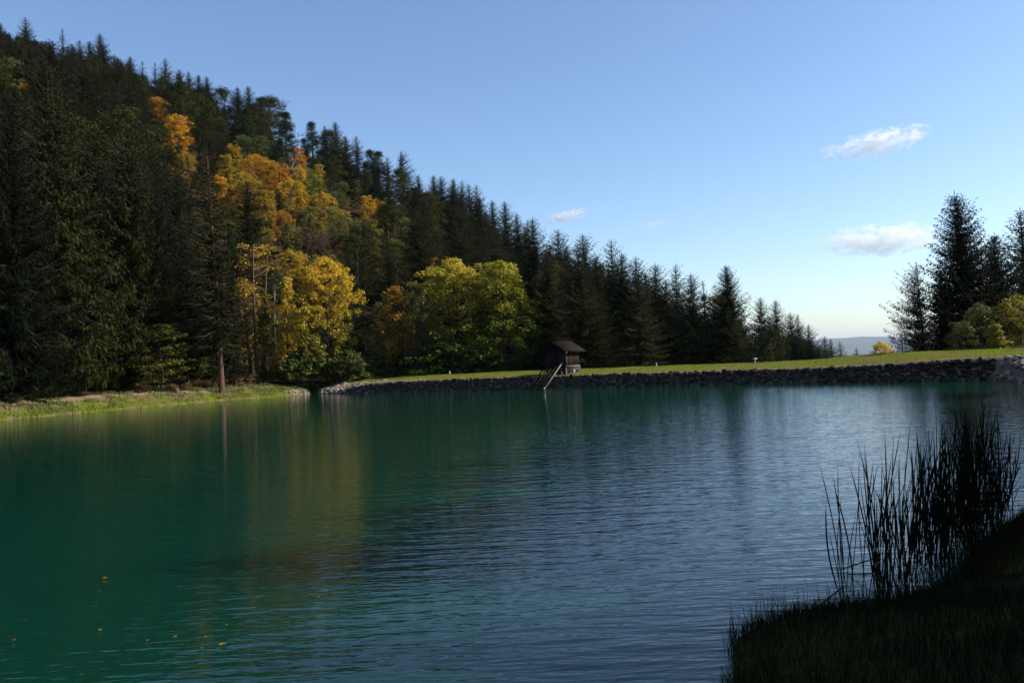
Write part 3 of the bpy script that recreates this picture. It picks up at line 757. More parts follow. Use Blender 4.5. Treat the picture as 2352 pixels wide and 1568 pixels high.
# ---- named broadleaf trees on the slope
HILL = [(362, 258, 13, 2, 'rust', 'rusty top of the big orange beech high on the slope'), (408, 312, 15, 0, 'orange', 'big orange beech high on the slope, brightest of the upper left'),
        (520, 392, 10, 1, 'amber', 'narrow amber tree left of the orange belt on the slope'), (532, 455, 9, 3, 'amber', 'small amber tree low at the left end of the orange belt'), (590, 396, 12, 2, 'orange', 'orange tree at the upper middle of the orange belt'),
        (640, 415, 12, 0, 'rust', 'rust-orange tree at the right of the orange belt'), (575, 452, 12, 0, 'amber', 'broad amber tree in the heart of the orange belt'), (615, 478, 10, 1, 'yellow', 'yellowish tree at the bottom of the orange belt'), (688, 372, 11, 1, 'orange', 'fiery orange narrow tree standing apart on the mid slope'),
        (732, 352, 12, 2, 'amber', 'amber crown right of the fiery orange narrow tree'), (770, 318, 9, 0, 'yellowgreen', 'yellow-green crown close under the skyline'), (628, 312, 8, 2, 'orange', 'small orange crown near the skyline above the orange belt'),
        (600, 348, 12, 0, 'deepgreen', 'deep green broadleaf crown above the orange belt'), (560, 340, 10, 2, 'green', 'green broadleaf crown at the upper left of the orange belt'), (822, 400, 10, 2, 'amber', 'amber crown under the skyline right of the mid slope'), (872, 385, 10, 0, 'amber', 'golden brown crown close to the skyline at mid ridge'),
        (948, 422, 9, 0, 'orange', 'orange crown on the skyline right of the lone crooked pine'), (985, 428, 9, 2, 'rust', 'rusty crown on the skyline at the right part of the ridge'), (1022, 432, 8, 0, 'orange', 'last orange crown on the ridge before the dark spruces'), (905, 410, 9, 0, 'yellowgreen', 'yellow-green crown under the lone crooked pine'),
        (845, 488, 11, 1, 'gold', 'bright golden maple glowing alone on the middle slope'), (838, 555, 14, 0, 'olive', 'large olive green tree below the bright golden maple'), (905, 592, 11, 2, 'green', 'green tree with yellow top right of the large olive green tree'), (795, 545, 11, 2, 'olive', 'olive tree left of the large olive green tree'),
        (648, 520, 9, 2, 'rust', 'rusty crown half in shade below the orange belt'), (700, 560, 9, 0, 'brown', 'brown crown in shade left above the yellow maple'), (600, 560, 9, 2, 'amber', 'amber crown in shade above the birch'), (555, 505, 10, 3, 'yellow', 'yellow narrow crown right of the thin bare-trunked spruce'),
        (1247, 552, 7, 3, 'gold', 'small golden crown between spruces above the hut'), (655, 264, 8, 2, 'orange', 'small orange crown on the skyline at mid slope'), (28, 178, 14, 0, 'olive', 'olive green tree high at the left edge of the picture'), (505, 285, 10, 0, 'olive', 'olive broadleaf crown on the upper slope'),
        (540, 295, 12, 1, 'green', 'rounded green tree under the skyline left of the middle'), (690, 470, 8, 3, 'amber', 'small amber crown among the mid slope spruces'), (930, 470, 8, 2, 'yellowgreen', 'yellow-green crown among the spruces right of the golden maple'), (800, 360, 9, 1, 'yellowgreen', 'yellow-green narrow crown on the upper middle slope'),
        (770, 470, 9, 2, 'olive', 'olive crown left of the bright golden maple'), (430, 385, 9, 2, 'amber', 'small amber crown below the big orange beech'),
        (668, 452, 11, 2, 'amber', 'amber crown at the lower right corner of the orange belt'), (722, 432, 10, 0, 'yellowgreen', 'yellow-green crown right below the fiery orange narrow tree'), (742, 478, 10, 2, 'amber', 'amber crown between the orange belt and the golden maple'), (706, 512, 10, 0, 'olive', 'olive crown low between the orange belt and the golden maple'),
        (765, 515, 10, 2, 'yellowgreen', 'yellow-green crown left below the golden maple'), (668, 556, 10, 1, 'olive', 'olive crown above the narrow yellow tree'), (738, 540, 9, 3, 'amber', 'amber crown above the top of the yellow maple'), (790, 410, 9, 0, 'amber', 'amber crown on the middle of the upper slope'), (750, 395, 9, 2, 'orange', 'orange crown close right of the fiery orange narrow tree'),
        (880, 455, 9, 2, 'amber', 'amber crown up right of the golden maple'), (660, 355, 9, 2, 'amber', 'amber crown just left of the fiery orange narrow tree'), (500, 440, 10, 0, 'orange', 'orange crown behind the tip of the thin bare-trunked spruce')]
NAMED = []
for (s, y, h, v, tone, lab) in HILL:
    p = hill_point(s, y, h)
    h *= 0.74
    p = hill_point(s, y, h)
    r_ = plant('beech_tree', BL[v], p[0], p[1], h, 1.2, cols=TONE[tone], label=lab, group='autumn broadleaf trees on the slope')
    note(r_, 3.0, s, y, 0.36 * h / p[1] * FPX)
    NAMED.append((s, y, lab))
for i, (s, y, h) in enumerate([(740, 572, 6), (795, 612, 6)]):
    p = hill_point(s, y, h)
    note(plant('bare_tree', BARE[i % 2], p[0], p[1], h, 1.0, cols=TONE['brown'], label=['leafless brown tree right above the yellow maple', 'leafless brown tree above the right shoulder of the yellow maple', 'leafless twiggy tree between the yellow maple and the large olive tree', 'leafless brown tree above the left shoulder of the yellow maple'][i], group='leafless trees on the slope'), 2.5, s, y, 25)

# ---- skyline trees
SKY = [(0, 52, 's'), (22, 75, 's'), (58, 42, 's'), (95, 95, 's'), (143, 68, 't'), (183, 92, 's'), (205, 95, 's'), (230, 78, 's'), (262, 128, 's'), (300, 130, 's'), (326, 142, 't'), (355, 145, 't'), (378, 136, 's'), (412, 160, 's'), (436, 165, 's'), (455, 172, 's'), (475, 176, 's'), (512, 200, 'p'), (545, 200, 's'), (570, 198, 's'),
       (600, 222, 'p'), (620, 220, 'p'), (655, 255, 'p'), (715, 278, 'p'), (746, 288, 's'), (770, 280, 's'), (792, 312, 's'), (818, 312, 's'), (850, 342, 'p'), (868, 345, 'p'), (888, 360, 's'), (917, 348, 'q'), (960, 402, 's'), (995, 402, 's'), (1012, 405, 's'), (1040, 410, 's'), (1058, 414, 's'), (1078, 422, 's'), (1093, 424, 's'), (1130, 460, 's'), (1160, 462, 's'), (1185, 490, 's'), (1208, 505, 's')]
RIDGE = [(-60, 268), (0, 262), (300, 250), (480, 240), (770, 225), (920, 210), (1100, 185), (1230, 150)]
ks = 0
for (s, y, t_) in SKY:
    d = float(np.interp(s, [a for a, _ in RIDGE], [b for _, b in RIDGE])) - (6 if s % 2 else 0)
    p = at(s, y, d); z = gz(p.x, p.y); h = p.z - z
    if h < 7: d -= 14; p = at(s, y, d); z = gz(p.x, p.y); h = p.z - z
    h = min(max(h, 6), 26)
    pr = {'s': SP[s % 5], 't': SP_SPARSE, 'p': PINE[s % 3], 'q': SP_OPEN}[t_]
    nm_ = 'pine_tree' if t_ == 'p' else 'spruce_tree'
    lab = '%s, %s treetop along the skyline from the upper left' % ({'s': 'pointed dark spruce', 't': 'thin see-through spruce', 'p': 'rounded dark pine', 'q': 'lone crooked pine'}[t_], ORD[ks])
    ks += 1
    note(plant(nm_, pr, p.x, p.y, h, (1.5 if t_ == 'p' else 1.1) if t_ != 'q' else 1.0, cols=GREENS[s % 4] if t_ != 'p' else OLIVE[s % 3], label=lab, group='skyline trees', z=p.z - h), 3.0, s, y + 12, 0)

# ---- filler trees of the wood on the slope
SKYX = np.array([a for a, b_, c_ in SKY] + [1280, 1400, 1500, 1600, 1700, 1800, 1900, 2000]); SKYY = np.array([b_ for a, b_, c_ in SKY] + [540, 565, 620, 660, 720, 740, 790, 830])
g = np.random.default_rng(77)
cand = []
yy = 92.0
while yy < 262:
    xx = -175.0
    while xx < 75:
        cand.append((xx + g.uniform(-2.6, 2.6), yy + g.uniform(-2.6, 2.6)))
        xx += 5.9 if 110 < yy < 200 else 6.6
    yy += 6.0
cand = np.array(cand)
cd_, cst = shore(cand[:, 0], cand[:, 1])
cz = ground(cand[:, 0], cand[:, 1])
EX = np.array([(a, b_, r_) for a, b_, r_, *_ in EXPLICIT])
SCR = [(a, b_, s, y, pr) for a, b_, r_, s, y, pr in EXPLICIT if s is not None and pr > 0]
SCRK = [t for t in SCR if t[2] < 450 or t[2] in (520, 590, 640, 688, 732, 845, 822, 872, 948, 985, 1022)]
FILL = []
for (x, y), d, z in zip(cand, cd_, cz):
    if d < 12 or z < -18: continue
    s0, y0 = project((x, y, z + 8))
    if s0 < -60 or s0 > 1890 or (s0 > 1300 and y > 175) or (560 < s0 < 1250 and y < 110): continue
    if np.any(np.hypot(EX[:, 0] - x, EX[:, 1] - y) < EX[:, 2] * 0.8): continue
    # kind of wood: spruce low and left, pine and mixed towards the ridge
    up = (y - 95) / 150
    q = g.random()
    pine = q < (0.12 + 0.45 * sstep(0.35, 0.8, up)) * (0.5 if s0 < 330 else 1) * (0.3 if s0 > 1050 else 1)
    broad = (not pine) and g.random() < (0.42 if 420 < s0 < 1010 and up > 0.1 and y0 < 550 else 0.10 if s0 > 300 and s0 < 1010 else 0.03)
    h = g.uniform(11, 18) if not broad else g.uniform(6, 9)
    if pine: h = g.uniform(11, 16)
    if s0 < 420 and up < 0.35 and not broad: h = g.uniform(18, 24)
    top = project((x, y, z + h))[1]
    lim = np.interp(s0, SKYX, SKYY) + g.uniform(2, 15)
    while top < lim and h > 5.5:
        h -= 0.5; top = project((x, y, z + h))[1]
    if h <= 6: continue
    bad = False
    for (ex, ey, s, yv, pr) in (SCRK if (not broad and g.random() < 0.22) else SCR):        # keep the sight lines to the coloured trees open
        if y < ey and abs(s - s0) < pr * 0.75 + 0.06 * h / y * FPX and top < yv + pr * 0.45:
            yb = project((x, y, z))[1]
            if yb > yv:
                # lower the tree rather than fell it when that is enough
                while h > 7 and project((x, y, z + h))[1] < yv + pr * 0.45: h -= 0.5
                if project((x, y, z + h))[1] < yv + pr * 0.45: bad = True; break
    if bad:
        broad, pine = True, False
        h = 7.0
        for (ex, ey, s, yv, pr) in SCR:
            if y < ey and abs(s - s0) < pr:
                while h > 2 and project((x, y, z + h))[1] < yv + pr * 0.3: h -= 0.5
        if h <= 2: continue
    FILL.append((x, y, z, h, 'pine' if pine else 'broad' if broad else 'spruce', s0, project((x, y, z + 0.7 * h))[1]))

# leave out trees the view shows nothing of (whole crown behind nearer crowns)
cover = np.full(2600, 2000.0)
keep = []
for f in sorted(FILL, key=lambda f_: f_[1]):
    x, y, z, h, kd, s0, _y = f
    tp_s, tp = project((x, y, z + h)); bs = project((x, y, z))[1]
    hw = (0.20 if kd != 'broad' else 0.33) * h / y * FPX
    cols_ = np.arange(int(s0 - hw), int(s0 + hw) + 1)
    prof = tp + (bs - tp) * 0.8 * np.abs(cols_ - s0) / max(hw, 1) if kd == 'spruce' else tp + 0.25 * (bs - tp) * (np.abs(cols_ - s0) / max(hw, 1)) ** 2
    ci = np.clip(cols_ + 100, 0, 2599)
    if np.any(prof < cover[ci] - 3): keep.append(f)
    cover[ci] = np.minimum(cover[ci], prof + 14)
FILL = keep
LAND = [(s, y, n_) for s, y, n_ in [(395, 285, 'the big orange beech'), (590, 430, 'the orange belt'), (688, 372, 'the fiery orange narrow tree'), (845, 488, 'the bright golden maple'), (838, 560, 'the large olive green tree'), (128, 300, 'the tallest weeping spruce'), (487, 480, 'the thin bare-trunked spruce'),
        (745, 640, 'the yellow maple'), (917, 370, 'the lone crooked pine'), (948, 422, 'the orange skyline crown'), (1050, 650, 'the broad green maple'), (1165, 660, 'the green maple nearest the hut'), (1272, 605, 'the treetop above the hut'), (577, 600, 'the slender birch'), (905, 690, 'the rusty orange tree'), (600, 348, 'the deep green crown'), (1300, 810, 'the wooden hut'), (1420, 660, 'the middle of the spruce row'), (1672, 700, 'the tallest pointed spruce'), (1830, 760, 'the low end of the spruce row')]]
from collections import defaultdict
byk = defaultdict(list)
for i, (x, y, z, h, kd, s, yv) in enumerate(FILL):
    j = min(range(len(LAND)), key=lambda q_: (LAND[q_][0] - s) ** 2 + (LAND[q_][1] - yv) ** 2)
    dx, dy = s - LAND[j][0], yv - LAND[j][1]
    a = math.degrees(math.atan2(-dy, dx)) % 360
    dr = ['right of', 'above right of', 'above', 'above left of', 'left of', 'below left of', 'below', 'below right of'][int((a + 22.5) // 45) % 8]
    byk[(kd, dr, LAND[j][2])].append((math.hypot(dx, dy), i))
LABEL = {}
for (kd, dr, nm_), lst in byk.items():
    lst.sort()
    for r_, (dd, i) in enumerate(lst):
        base_ = {'spruce': 'dark spruce', 'pine': 'dull green pine', 'broad': 'autumn broadleaf tree'}[kd]
        LABEL[i] = '%s %s %s' % (base_, dr, nm_) + (' on the slope' if len(lst) == 1 else ', %s nearest it' % ORD[min(r_, 48)])
for i, (x, y, z, h, kd, s, yv) in enumerate(FILL):
    q = int(abs(x * 13 + y * 7))
    if kd == 'spruce':
        plant('spruce_tree', SP[q % 5], x, y, h, 1.15, cols=GREENS[q % 4], label=LABEL[i], group='spruces on the wooded slope', z=z)
    elif kd == 'pine':
        plant('pine_tree', PINE[q % 3], x, y, h, 1.35, cols=OLIVE[q % 3], label=LABEL[i], group='pines on the wooded slope', z=z, trunk_mat='bark_pale' if q % 11 == 0 else None)
    else:
        plant('beech_tree', BL[q % 4], x, y, h, 1.2, cols=TONE[['amber', 'orange', 'yellowgreen', 'amber', 'olive', 'yellow', 'orange', 'green', 'amber', 'olive'][q % 10]], label=LABEL[i], group='autumn broadleaf trees on the slope', z=z)
print('fill trees', len(FILL), {k: sum(1 for f in FILL if f[4] == k) for k in ('spruce', 'pine', 'broad')})

# ------------------------------------------------------------------ stones
def stone_mesh(seed, mat, flat=0.6):
    g = np.random.default_rng(seed)
    bm = bmesh.new()
    p = unit(g.normal(0, 1, (15, 3))) * g.uniform(0.8, 1.05, (15, 1)) * np.array([0.5, 0.5 * g.uniform(0.6, 0.95), 0.5 * flat])
    p = np.sign(p) * np.abs(p) ** 0.85 * 0.9
    for q in p: bm.verts.new(q)
    r_ = bmesh.ops.convex_hull(bm, input=bm.verts)
    bmesh.ops.delete(bm, geom=[e for e in r_['geom_interior'] if isinstance(e, bmesh.types.BMVert)], context='VERTS')
    me = bpy.data.meshes.new('stone'); bm.to_mesh(me); bm.free()
    me.materials.append(mat)
    return me
STONES = [stone_mesh(900 + k, M['stone'], 0.75) for k in range(12)]
SLABS = [stone_mesh(930 + k, M['stone_sunlit'], 0.4) for k in range(10)]

def joined(name, items, parent, mat):
    """many small stones as one mesh"""
    V = []; F = []; n = 0
    for me, Mx in items:
        co = np.empty(len(me.vertices) * 3, np.float32); me.vertices.foreach_get('co', co)
        co = co.reshape(-1, 3) @ np.array(Mx.to_3x3()).T + np.array(Mx.translation)
        tri = np.array([tuple(p.vertices) for p in me.polygons])
        V.append(co); F.append(tri + n); n += len(co)
    o = link(name, mesh(name, np.concatenate(V), np.concatenate(F), mat), parent)
    o['kind'] = 'stuff'
    return o

def face_frame(x, y):
    e = 0.15
    nx_ = -(gz(x + e, y) - gz(x - e, y)) / (2 * e); ny_ = -(gz(x, y + e) - gz(x, y - e)) / (2 * e)
    return Vector((nx_, ny_, 1)).normalized()

def along(i0, i1, step):
    P = PP[i0:i1 + 1]
    seg = np.hypot(*np.diff(P, axis=0).T); L_ = np.concatenate([[0], np.cumsum(seg)])
    u = np.arange(0, L_[-1], step)
    return np.column_stack([np.interp(u, L_, P[:, 0]), np.interp(u, L_, P[:, 1])]), L_[-1]

def out_normal(p):
    e = 0.3
    d = shore(np.array([p[0] + e, p[0] - e, p[0], p[0]]), np.array([p[1], p[1], p[1] + e, p[1] - e]))[0]
    v = np.array([d[0] - d[1], d[2] - d[3]])
    return v / (np.linalg.norm(v) + 1e-9)

rs = random.Random(3)
def lay(i0, i1, rows, size, meshes, dmax, lift=0.0):
    res = []
    pts, tot = along(i0, i1, 0.25)
    nrm = []
    for i in range(len(pts)):
        a = pts[max(0, i - 2)]; b_ = pts[min(len(pts) - 1, i + 2)]
        v = np.array([b_[1] - a[1], -(b_[0] - a[0])]); v /= np.linalg.norm(v) + 1e-9
        nrm.append(v)
    for r_ in range(rows):
        u = rs.uniform(0, 0.4)
        while u < tot - 0.1:
            k = size * (rs.uniform(0.5, 1.3) if rs.random() < 0.85 else rs.uniform(1.3, 1.9))
            i = min(int(u / 0.25), len(pts) - 1)
            d = dmax * (r_ + 0.5 + rs.uniform(-0.3, 0.3)) / rows - 0.05
            p = pts[i] + nrm[i] * d
            res.append((p[0], p[1], k))
            u += k * 0.78
    xs = np.array([a for a, b_, c_ in res]); ys = np.array([b_ for a, b_, c_ in res])
    zs = ground(xs, ys); e = 0.12
    gx_ = (ground(xs + e, ys) - ground(xs - e, ys)) / (2 * e); gy_ = (ground(xs, ys + e) - ground(xs, ys - e)) / (2 * e)
    items = []
    for (x, y, k), z, a, b_ in zip(res, zs, gx_, gy_):
        n_ = Vector((-a, -b_, 1)).normalized()
        q = n_.to_track_quat('Z', 'Y').to_matrix().to_4x4()
        Mx = Matrix.Translation(Vector((x, y, z)) + n_ * (0.05 * k + lift)) @ q @ Matrix.Rotation(rs.uniform(-0.6, 0.6), 4, 'Z') @ Matrix.Rotation(rs.gauss(0, 0.15), 4, 'X') @ Matrix.Diagonal((k * rs.uniform(0.95, 1.3), k, k, 1))
        items.append((rs.choice(meshes), Mx))
    return items

def stone_thing(name, items, label, cat, mat, limit=295):
    loc = items[0][1].translation.copy()
    root = link(name, None, loc=loc)
    tag(root, label, cat)
    inv = Matrix.Translation(-loc)
    items.sort(key=lambda it: (it[1].translation - CAM).length / it[1].to_scale().x)
    for me, Mx in items[:limit]:
        o = bpy.data.objects.new('stone', me); COL.objects.link(o); o.parent = root
        o.matrix_local = inv @ Mx
    if len(items) > limit: joined('stones', [(me, inv @ Mx) for me, Mx in items[limit:]], root, mat)
    return root
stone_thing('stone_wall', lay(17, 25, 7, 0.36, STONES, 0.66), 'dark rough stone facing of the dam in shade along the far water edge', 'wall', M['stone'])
stone_thing('rock_bank', lay(24, 28, 9, 0.42, SLABS, 3.0), 'sunlit pale rock slabs at the left end of the dam beside the creek mouth', 'rocks', M['stone_sunlit'], 220)
stone_thing('rock_bank', lay(30, 32, 4, 0.32, SLABS, 1.5), 'small pinkish stones on the grassy point left of the creek mouth', 'rocks', M['stone_sunlit'], 120)
stone_thing('rock_bank', lay(14, 17, 9, 0.48, SLABS, 3.4, 0.05), 'pale stone slabs in the corner where the dam meets the right shore', 'rocks', M['stone_sunlit'], 200)

# ------------------------------------------------------------------ hut
HT = Vector((0.82, -0.572, 0)); HN = Vector((0.572, 0.82, 0))     # along the dam to the right; inland
fr = at(1301, 862, 77.6)
HW, HD, HE, HR = 2.25, 2.5, 2.52, 3.22
ho = fr - HT * HW
hut = link('wooden_hut', None, loc=ho)
hut.rotation_euler = (0, 0, math.atan2(HT.y, HT.x))
tag(hut, 'small dark wooden sluice hut with pitched roof on the stone dam', 'hut')
def part(name, parent, mat, *boxes):
    gg = Geo()
    for bx_ in boxes: gg.box(*bx_)
    return link(name, gg.build(name, M[mat]), parent)
rb = random.Random(8)
fnd = part('foundation', hut, 'mortar', ((HW / 2, 0.5 + (HD - 0.5) / 2, -0.08), (HW - 0.10, HD - 0.55, 1.75)))
for k in range(5):
    for r_ in range(3):
        o = link('stone', SLABS[(k * 2 + r_) % 10], fnd, loc=(HW - 0.03, 0.62 + k * 0.42 + (0.12 if r_ else 0), 0.08 + r_ * 0.29), rot=(rb.uniform(-.3, .3), math.pi / 2 + rb.gauss(0, .05), rb.uniform(0, 3)), scale=(0.36, 0.42, 0.22))
part('post', hut, 'grey_wood', ((HW - 0.07, 0.07, 0.12), (0.13, 0.13, 1.36)))
part('post', hut, 'grey_wood', ((HW - 0.58, 0.07, 0.12), (0.11, 0.12, 1.36)))
part('post', hut, 'old_wood', ((0.07, 0.07, 0.12), (0.13, 0.13, 1.36)))
part('sill_beam', hut, 'grey_wood', ((HW + 0.012, HD / 2, 0.86), (0.12, HD + 0.06, 0.11)))
part('floor', hut, 'old_wood', ((HW / 2, HD / 2, 0.86), (HW - 0.14, HD - 0.04, 0.08)))
npl = 10
for k in range(npl):
    wd = HD / npl
    part('plank', hut, 'old_wood', ((HW - 0.02 + rb.uniform(-.008, .008), (k + .5) * wd, 0.92 + (HE - 0.92) / 2), (0.035, wd - 0.014, HE - 0.92)))
    part('plank', hut, 'old_wood', ((0.02 + rb.uniform(-.008, .008), (k + .5) * wd, 0.6 + (HE - 0.6) / 2), (0.035, wd - 0.014, HE - 0.6)))
nf = 9
for k in range(nf):
    wd = (HW - 0.1) / nf; xm = 0.05 + (k + .5) * wd
    tz = HE + (HR - HE) * (1 - abs(xm - HW / 2) / (HW / 2)) - 0.10
    for yy_ in (0.02, HD - 0.02):
        z0 = 0.72 if yy_ < 1 else 0.5
        part('plank', hut, 'old_wood', ((xm, yy_ + rb.uniform(-.006, .006), (z0 + tz) / 2), (wd - 0.012, 0.035, tz - z0)))
roof = link('roof', None, hut)
slope = math.atan2(HR - HE, HW / 2); ov = 0.52
sl = (HW / 2 + ov) / math.cos(slope)
gg = Geo()
for sg in (-1, 1):
    Rm = np.array(Matrix.Rotation(sg * slope, 3, 'Y'))
    c0 = np.array([HW / 2 + sg * (HW / 2 + ov) / 2, HD / 2 - 0.05, HR + 0.02 - (HW / 2 + ov) / 2 * math.tan(slope)])
    gg.box(c0, (sl, HD + 1.1, 0.03), Rm)
    for k in range(6):
        u = (k + 0.5) / 6
        for j in range(1):
            L4 = (HD + 1.24)
            cc = np.array([HW / 2 + sg * u * (HW / 2 + ov), HD / 2 - 0.05, HR + 0.055 - u * (HW / 2 + ov) * math.tan(slope) + rb.uniform(0, 0.012)])
            g2 = Geo(); g2.box(cc, (sl / 6 * 1.16, L4 - 0.003, 0.022), np.array(Matrix.Rotation(sg * (slope - 0.07), 3, 'Y')))
            link('shingle_board', g2.build('shingle_board', M['roof_wood']), roof)
link('roof_deck', gg.build('roof_deck', M['old_wood']), roof)
part('ridge_cap', roof, 'roof_wood', ((HW / 2, HD / 2 - 0.05, HR + 0.085), (0.2, HD + 1.26, 0.04)))
for sg in (-1, 1):
    for yy_ in (-0.62, HD + 0.52):
        c0 = (HW / 2 + sg * (HW / 2 + ov) / 2, yy_, HR - 0.045 - (HW / 2 + ov) / 2 * math.tan(slope))
        part('barge_board', roof, 'roof_wood', (c0, (sl, 0.035, 0.16), np.array(Matrix.Rotation(sg * slope, 3, 'Y'))))
part('gutter_end', hut, 'white_paint', ((HW + ov - 0.02, -0.66, HE - 0.34), (0.07, 0.05, 0.07)))
# timber rails of the sluice running down into the water
for k, xx in enumerate((0.15, 0.62, 1.05, 1.42, 1.85)):
    gg = Geo()
    a = np.array([xx, 0.05, 1.25]); b_ = np.array([xx, -3.9, -1.45])
    dv = unit(b_ - a); side_ = np.array([1.0, 0, 0]); upv = np.cross(dv, side_)
    gg.box((a + b_) / 2, (0.12 if k == 4 else 0.09, np.linalg.norm(b_ - a), 0.10), np.column_stack([side_, dv, upv]))
    link('rail', gg.build('rail', M['grey_wood' if k == 4 else 'roof_wood']), hut)  # right rail in pale wood to look sunlit, the rest dark as if shaded
for k in range(6):
    t_ = 0.25 + 0.11 * k
    a = np.array([1.0, 0.05 - 3.95 * t_, 1.25 - 2.7 * t_ - 0.09])
    part('cross_tie', hut, 'roof_wood', (a, (1.75, 0.08, 0.07)))
part('rail_cap', hut, 'white_paint', ((1.85, -3.36, -1.0), (0.14, 0.12, 0.08)))

# pole leaning on the dam left of the sluice
pa = at(1222, 866, 79.4); pb = at(1208, 894, 77.2)
gg = Geo(); gg.tube([np.array(pa) + (0, 0.1, 0.12), np.array(pb) + (0, 0, -0.1)], [0.06, 0.06], 7)
tag(link('pole', gg.build('pole', M['old_wood'])), 'grey pole leaning on the stone dam left of the sluice hut', 'pole')

# footbridge over the creek
ba = at(612, 876, 97.0); bb = at(728, 870.5, 96.4)
br = link('footbridge', None, loc=ba)
tag(br, 'narrow plank footbridge crossing the creek left of the dam', 'bridge')
dv = np.array(bb - ba); ln = float(np.linalg.norm(dv)); dv /= ln
sdv = unit(np.cross(dv, [0, 0, 1.0])); upv = np.cross(sdv, dv); Mb = np.column_stack([dv, sdv, upv])
for k in range(2):
    gg = Geo(); gg.box(dv * ln / 2 + sdv * (0.4 - 0.8 * k) - upv * 0.14, (ln + 0.5, 0.12, 0.16), Mb)
    link('beam', gg.build('beam', M['old_wood']), br)
for k in range(int(ln / 0.22)):
    gg = Geo(); gg.box(dv * (0.11 + 0.22 * k) + upv * rb.uniform(-.008, .008), (0.2, 1.1, 0.05), Mb)
    link('plank', gg.build('plank', M['grey_wood']), br)

# ------------------------------------------------------------------ small things on the dam and bank
def marker(name, s, y, depth, h, mat, label, tee=False, r_=0.06):
    p = at(s, y, depth); z = gz(p.x, p.y)
    gg = Geo(); gg.tube([(0, 0, -0.2), (0, 0, h * 0.92), (0, 0, h)], [r_, r_, r_ * 0.6], 8)
    if tee:
        root = link(name, None, loc=(p.x, p.y, z)); tag(root, label, 'post')
        link('shaft', gg.build('shaft', M[mat]), root)
        g2 = Geo(); g2.box((0, 0, h), (0.36, 0.14, 0.10)); link('cap', g2.build('cap', M['white_paint']), root)
    else:
        gg.box((0, 0, h * 0.98), (r_ * 2.1, r_ * 2.1, h * 0.1))
        tag(link(name, gg.build(name, M[mat]), loc=(p.x, p.y, z)), label, 'post')
marker('marker_post', 1033, 856, 92, 0.42, 'white_paint', 'short white marker post on the grass of the dam left of the hut')
marker('marker_post', 1508, 845, 80, 0.36, 'grey_paint', 'short grey post on the dam grass right of the hut')
marker('marker_post', 1734, 832, 76, 0.40, 'grey_paint', 'small post with white cross cap on the dam crest', True)
marker('marker_post', 2074, 812, 68, 0.85, 'grey_wood', 'grey wooden post beside the golden bush on the dam', r_=0.09)
def low(s, y, d, h, wide, tone, label, proto=1, name='bush'):
    p = at(s, y, d)
    plant(name, SHRUB[proto], p.x, p.y, h, wide, cols=TONE[tone], label=label, cat='bush')
low(1775, 829, 78, 0.7, 0.6, 'orange', 'tiny orange bush on the dam crest')
low(395, 885, 86, 1.0, 1.1, 'fern', 'brown fern clump beside the stump on the left bank')
low(430, 888, 88, 0.9, 1.2, 'fern', 'brown fern clump left of the bare reddish trunk')
low(500, 882, 92, 1.3, 1.2, 'fern', 'brown fern clump right of the bare reddish trunk')
low(540, 880, 94, 1.4, 1.3, 'fern', 'brown fern patch below the birch')
low(575, 878, 96, 1.3, 1.3, 'fern', 'brown fern patch left of the footbridge')
low(30, 905, 72, 0.9, 1.3, 'brown', 'brownish undergrowth at the left end of the path')
low(105, 905, 76, 1.1, 1.2, 'brown', 'brownish undergrowth at the foot of the tallest weeping spruce')
low(330, 890, 84, 1.2, 1.2, 'brown', 'shaded undergrowth under the layered sapling')
low(620, 868, 100, 1.6, 1.2, 'yellowgreen', 'yellow-green bush at the left end of the footbridge')
low(470, 868, 97, 2.2, 1.3, 'green', 'green bush behind the bare reddish trunk')
low(545, 860, 99, 2.4, 1.3, 'deepgreen', 'dark green bush under the birch')
low(655, 862, 104, 2.4, 1.3, 'deepgreen', 'dark bush behind the footbridge')
p = at(406, 892, 86); z = gz(p.x, p.y)
gg = Geo(); gg.tube([(0, 0, -0.2), (0, 0, 0.1), (0.02, 0, 0.55), (0.02, 0, 0.56)], [0.30, 0.24, 0.20, 0.02], 10)
tag(link('tree_stump', gg.build('tree_stump', M['bark_red'], False), loc=(p.x, p.y, z)), 'short reddish tree stump at the edge of the left bank', 'stump')

# ------------------------------------------------------------------ grass and weeds
def blades(rng, x, y, z, h, w_, lean=0.35, seg=2):
    n = len(x)
    a = rng.uniform(0, 6.283, n); la = rng.uniform(0, 6.283, n); le = np.abs(rng.normal(0, lean, n)) * h
    wv = np.column_stack([np.cos(a), np.sin(a), np.zeros(n)]) * w_[:, None]
    b0 = np.column_stack([x, y, z - 0.02]); ld = np.column_stack([np.cos(la), np.sin(la), np.zeros(n)]) * le[:, None]
    up = np.array([0, 0, 1.0])
    m1 = b0 + up * (h * 0.55)[:, None] + ld * 0.35; tp = b0 + up * h[:, None] + ld
    return np.concatenate([np.stack([b0 - wv, b0 + wv, m1 + wv * 0.75, m1 - wv * 0.75], 1), np.stack([m1 - wv * 0.75, m1 + wv * 0.75, tp + wv * 0.08, tp - wv * 0.08], 1)])

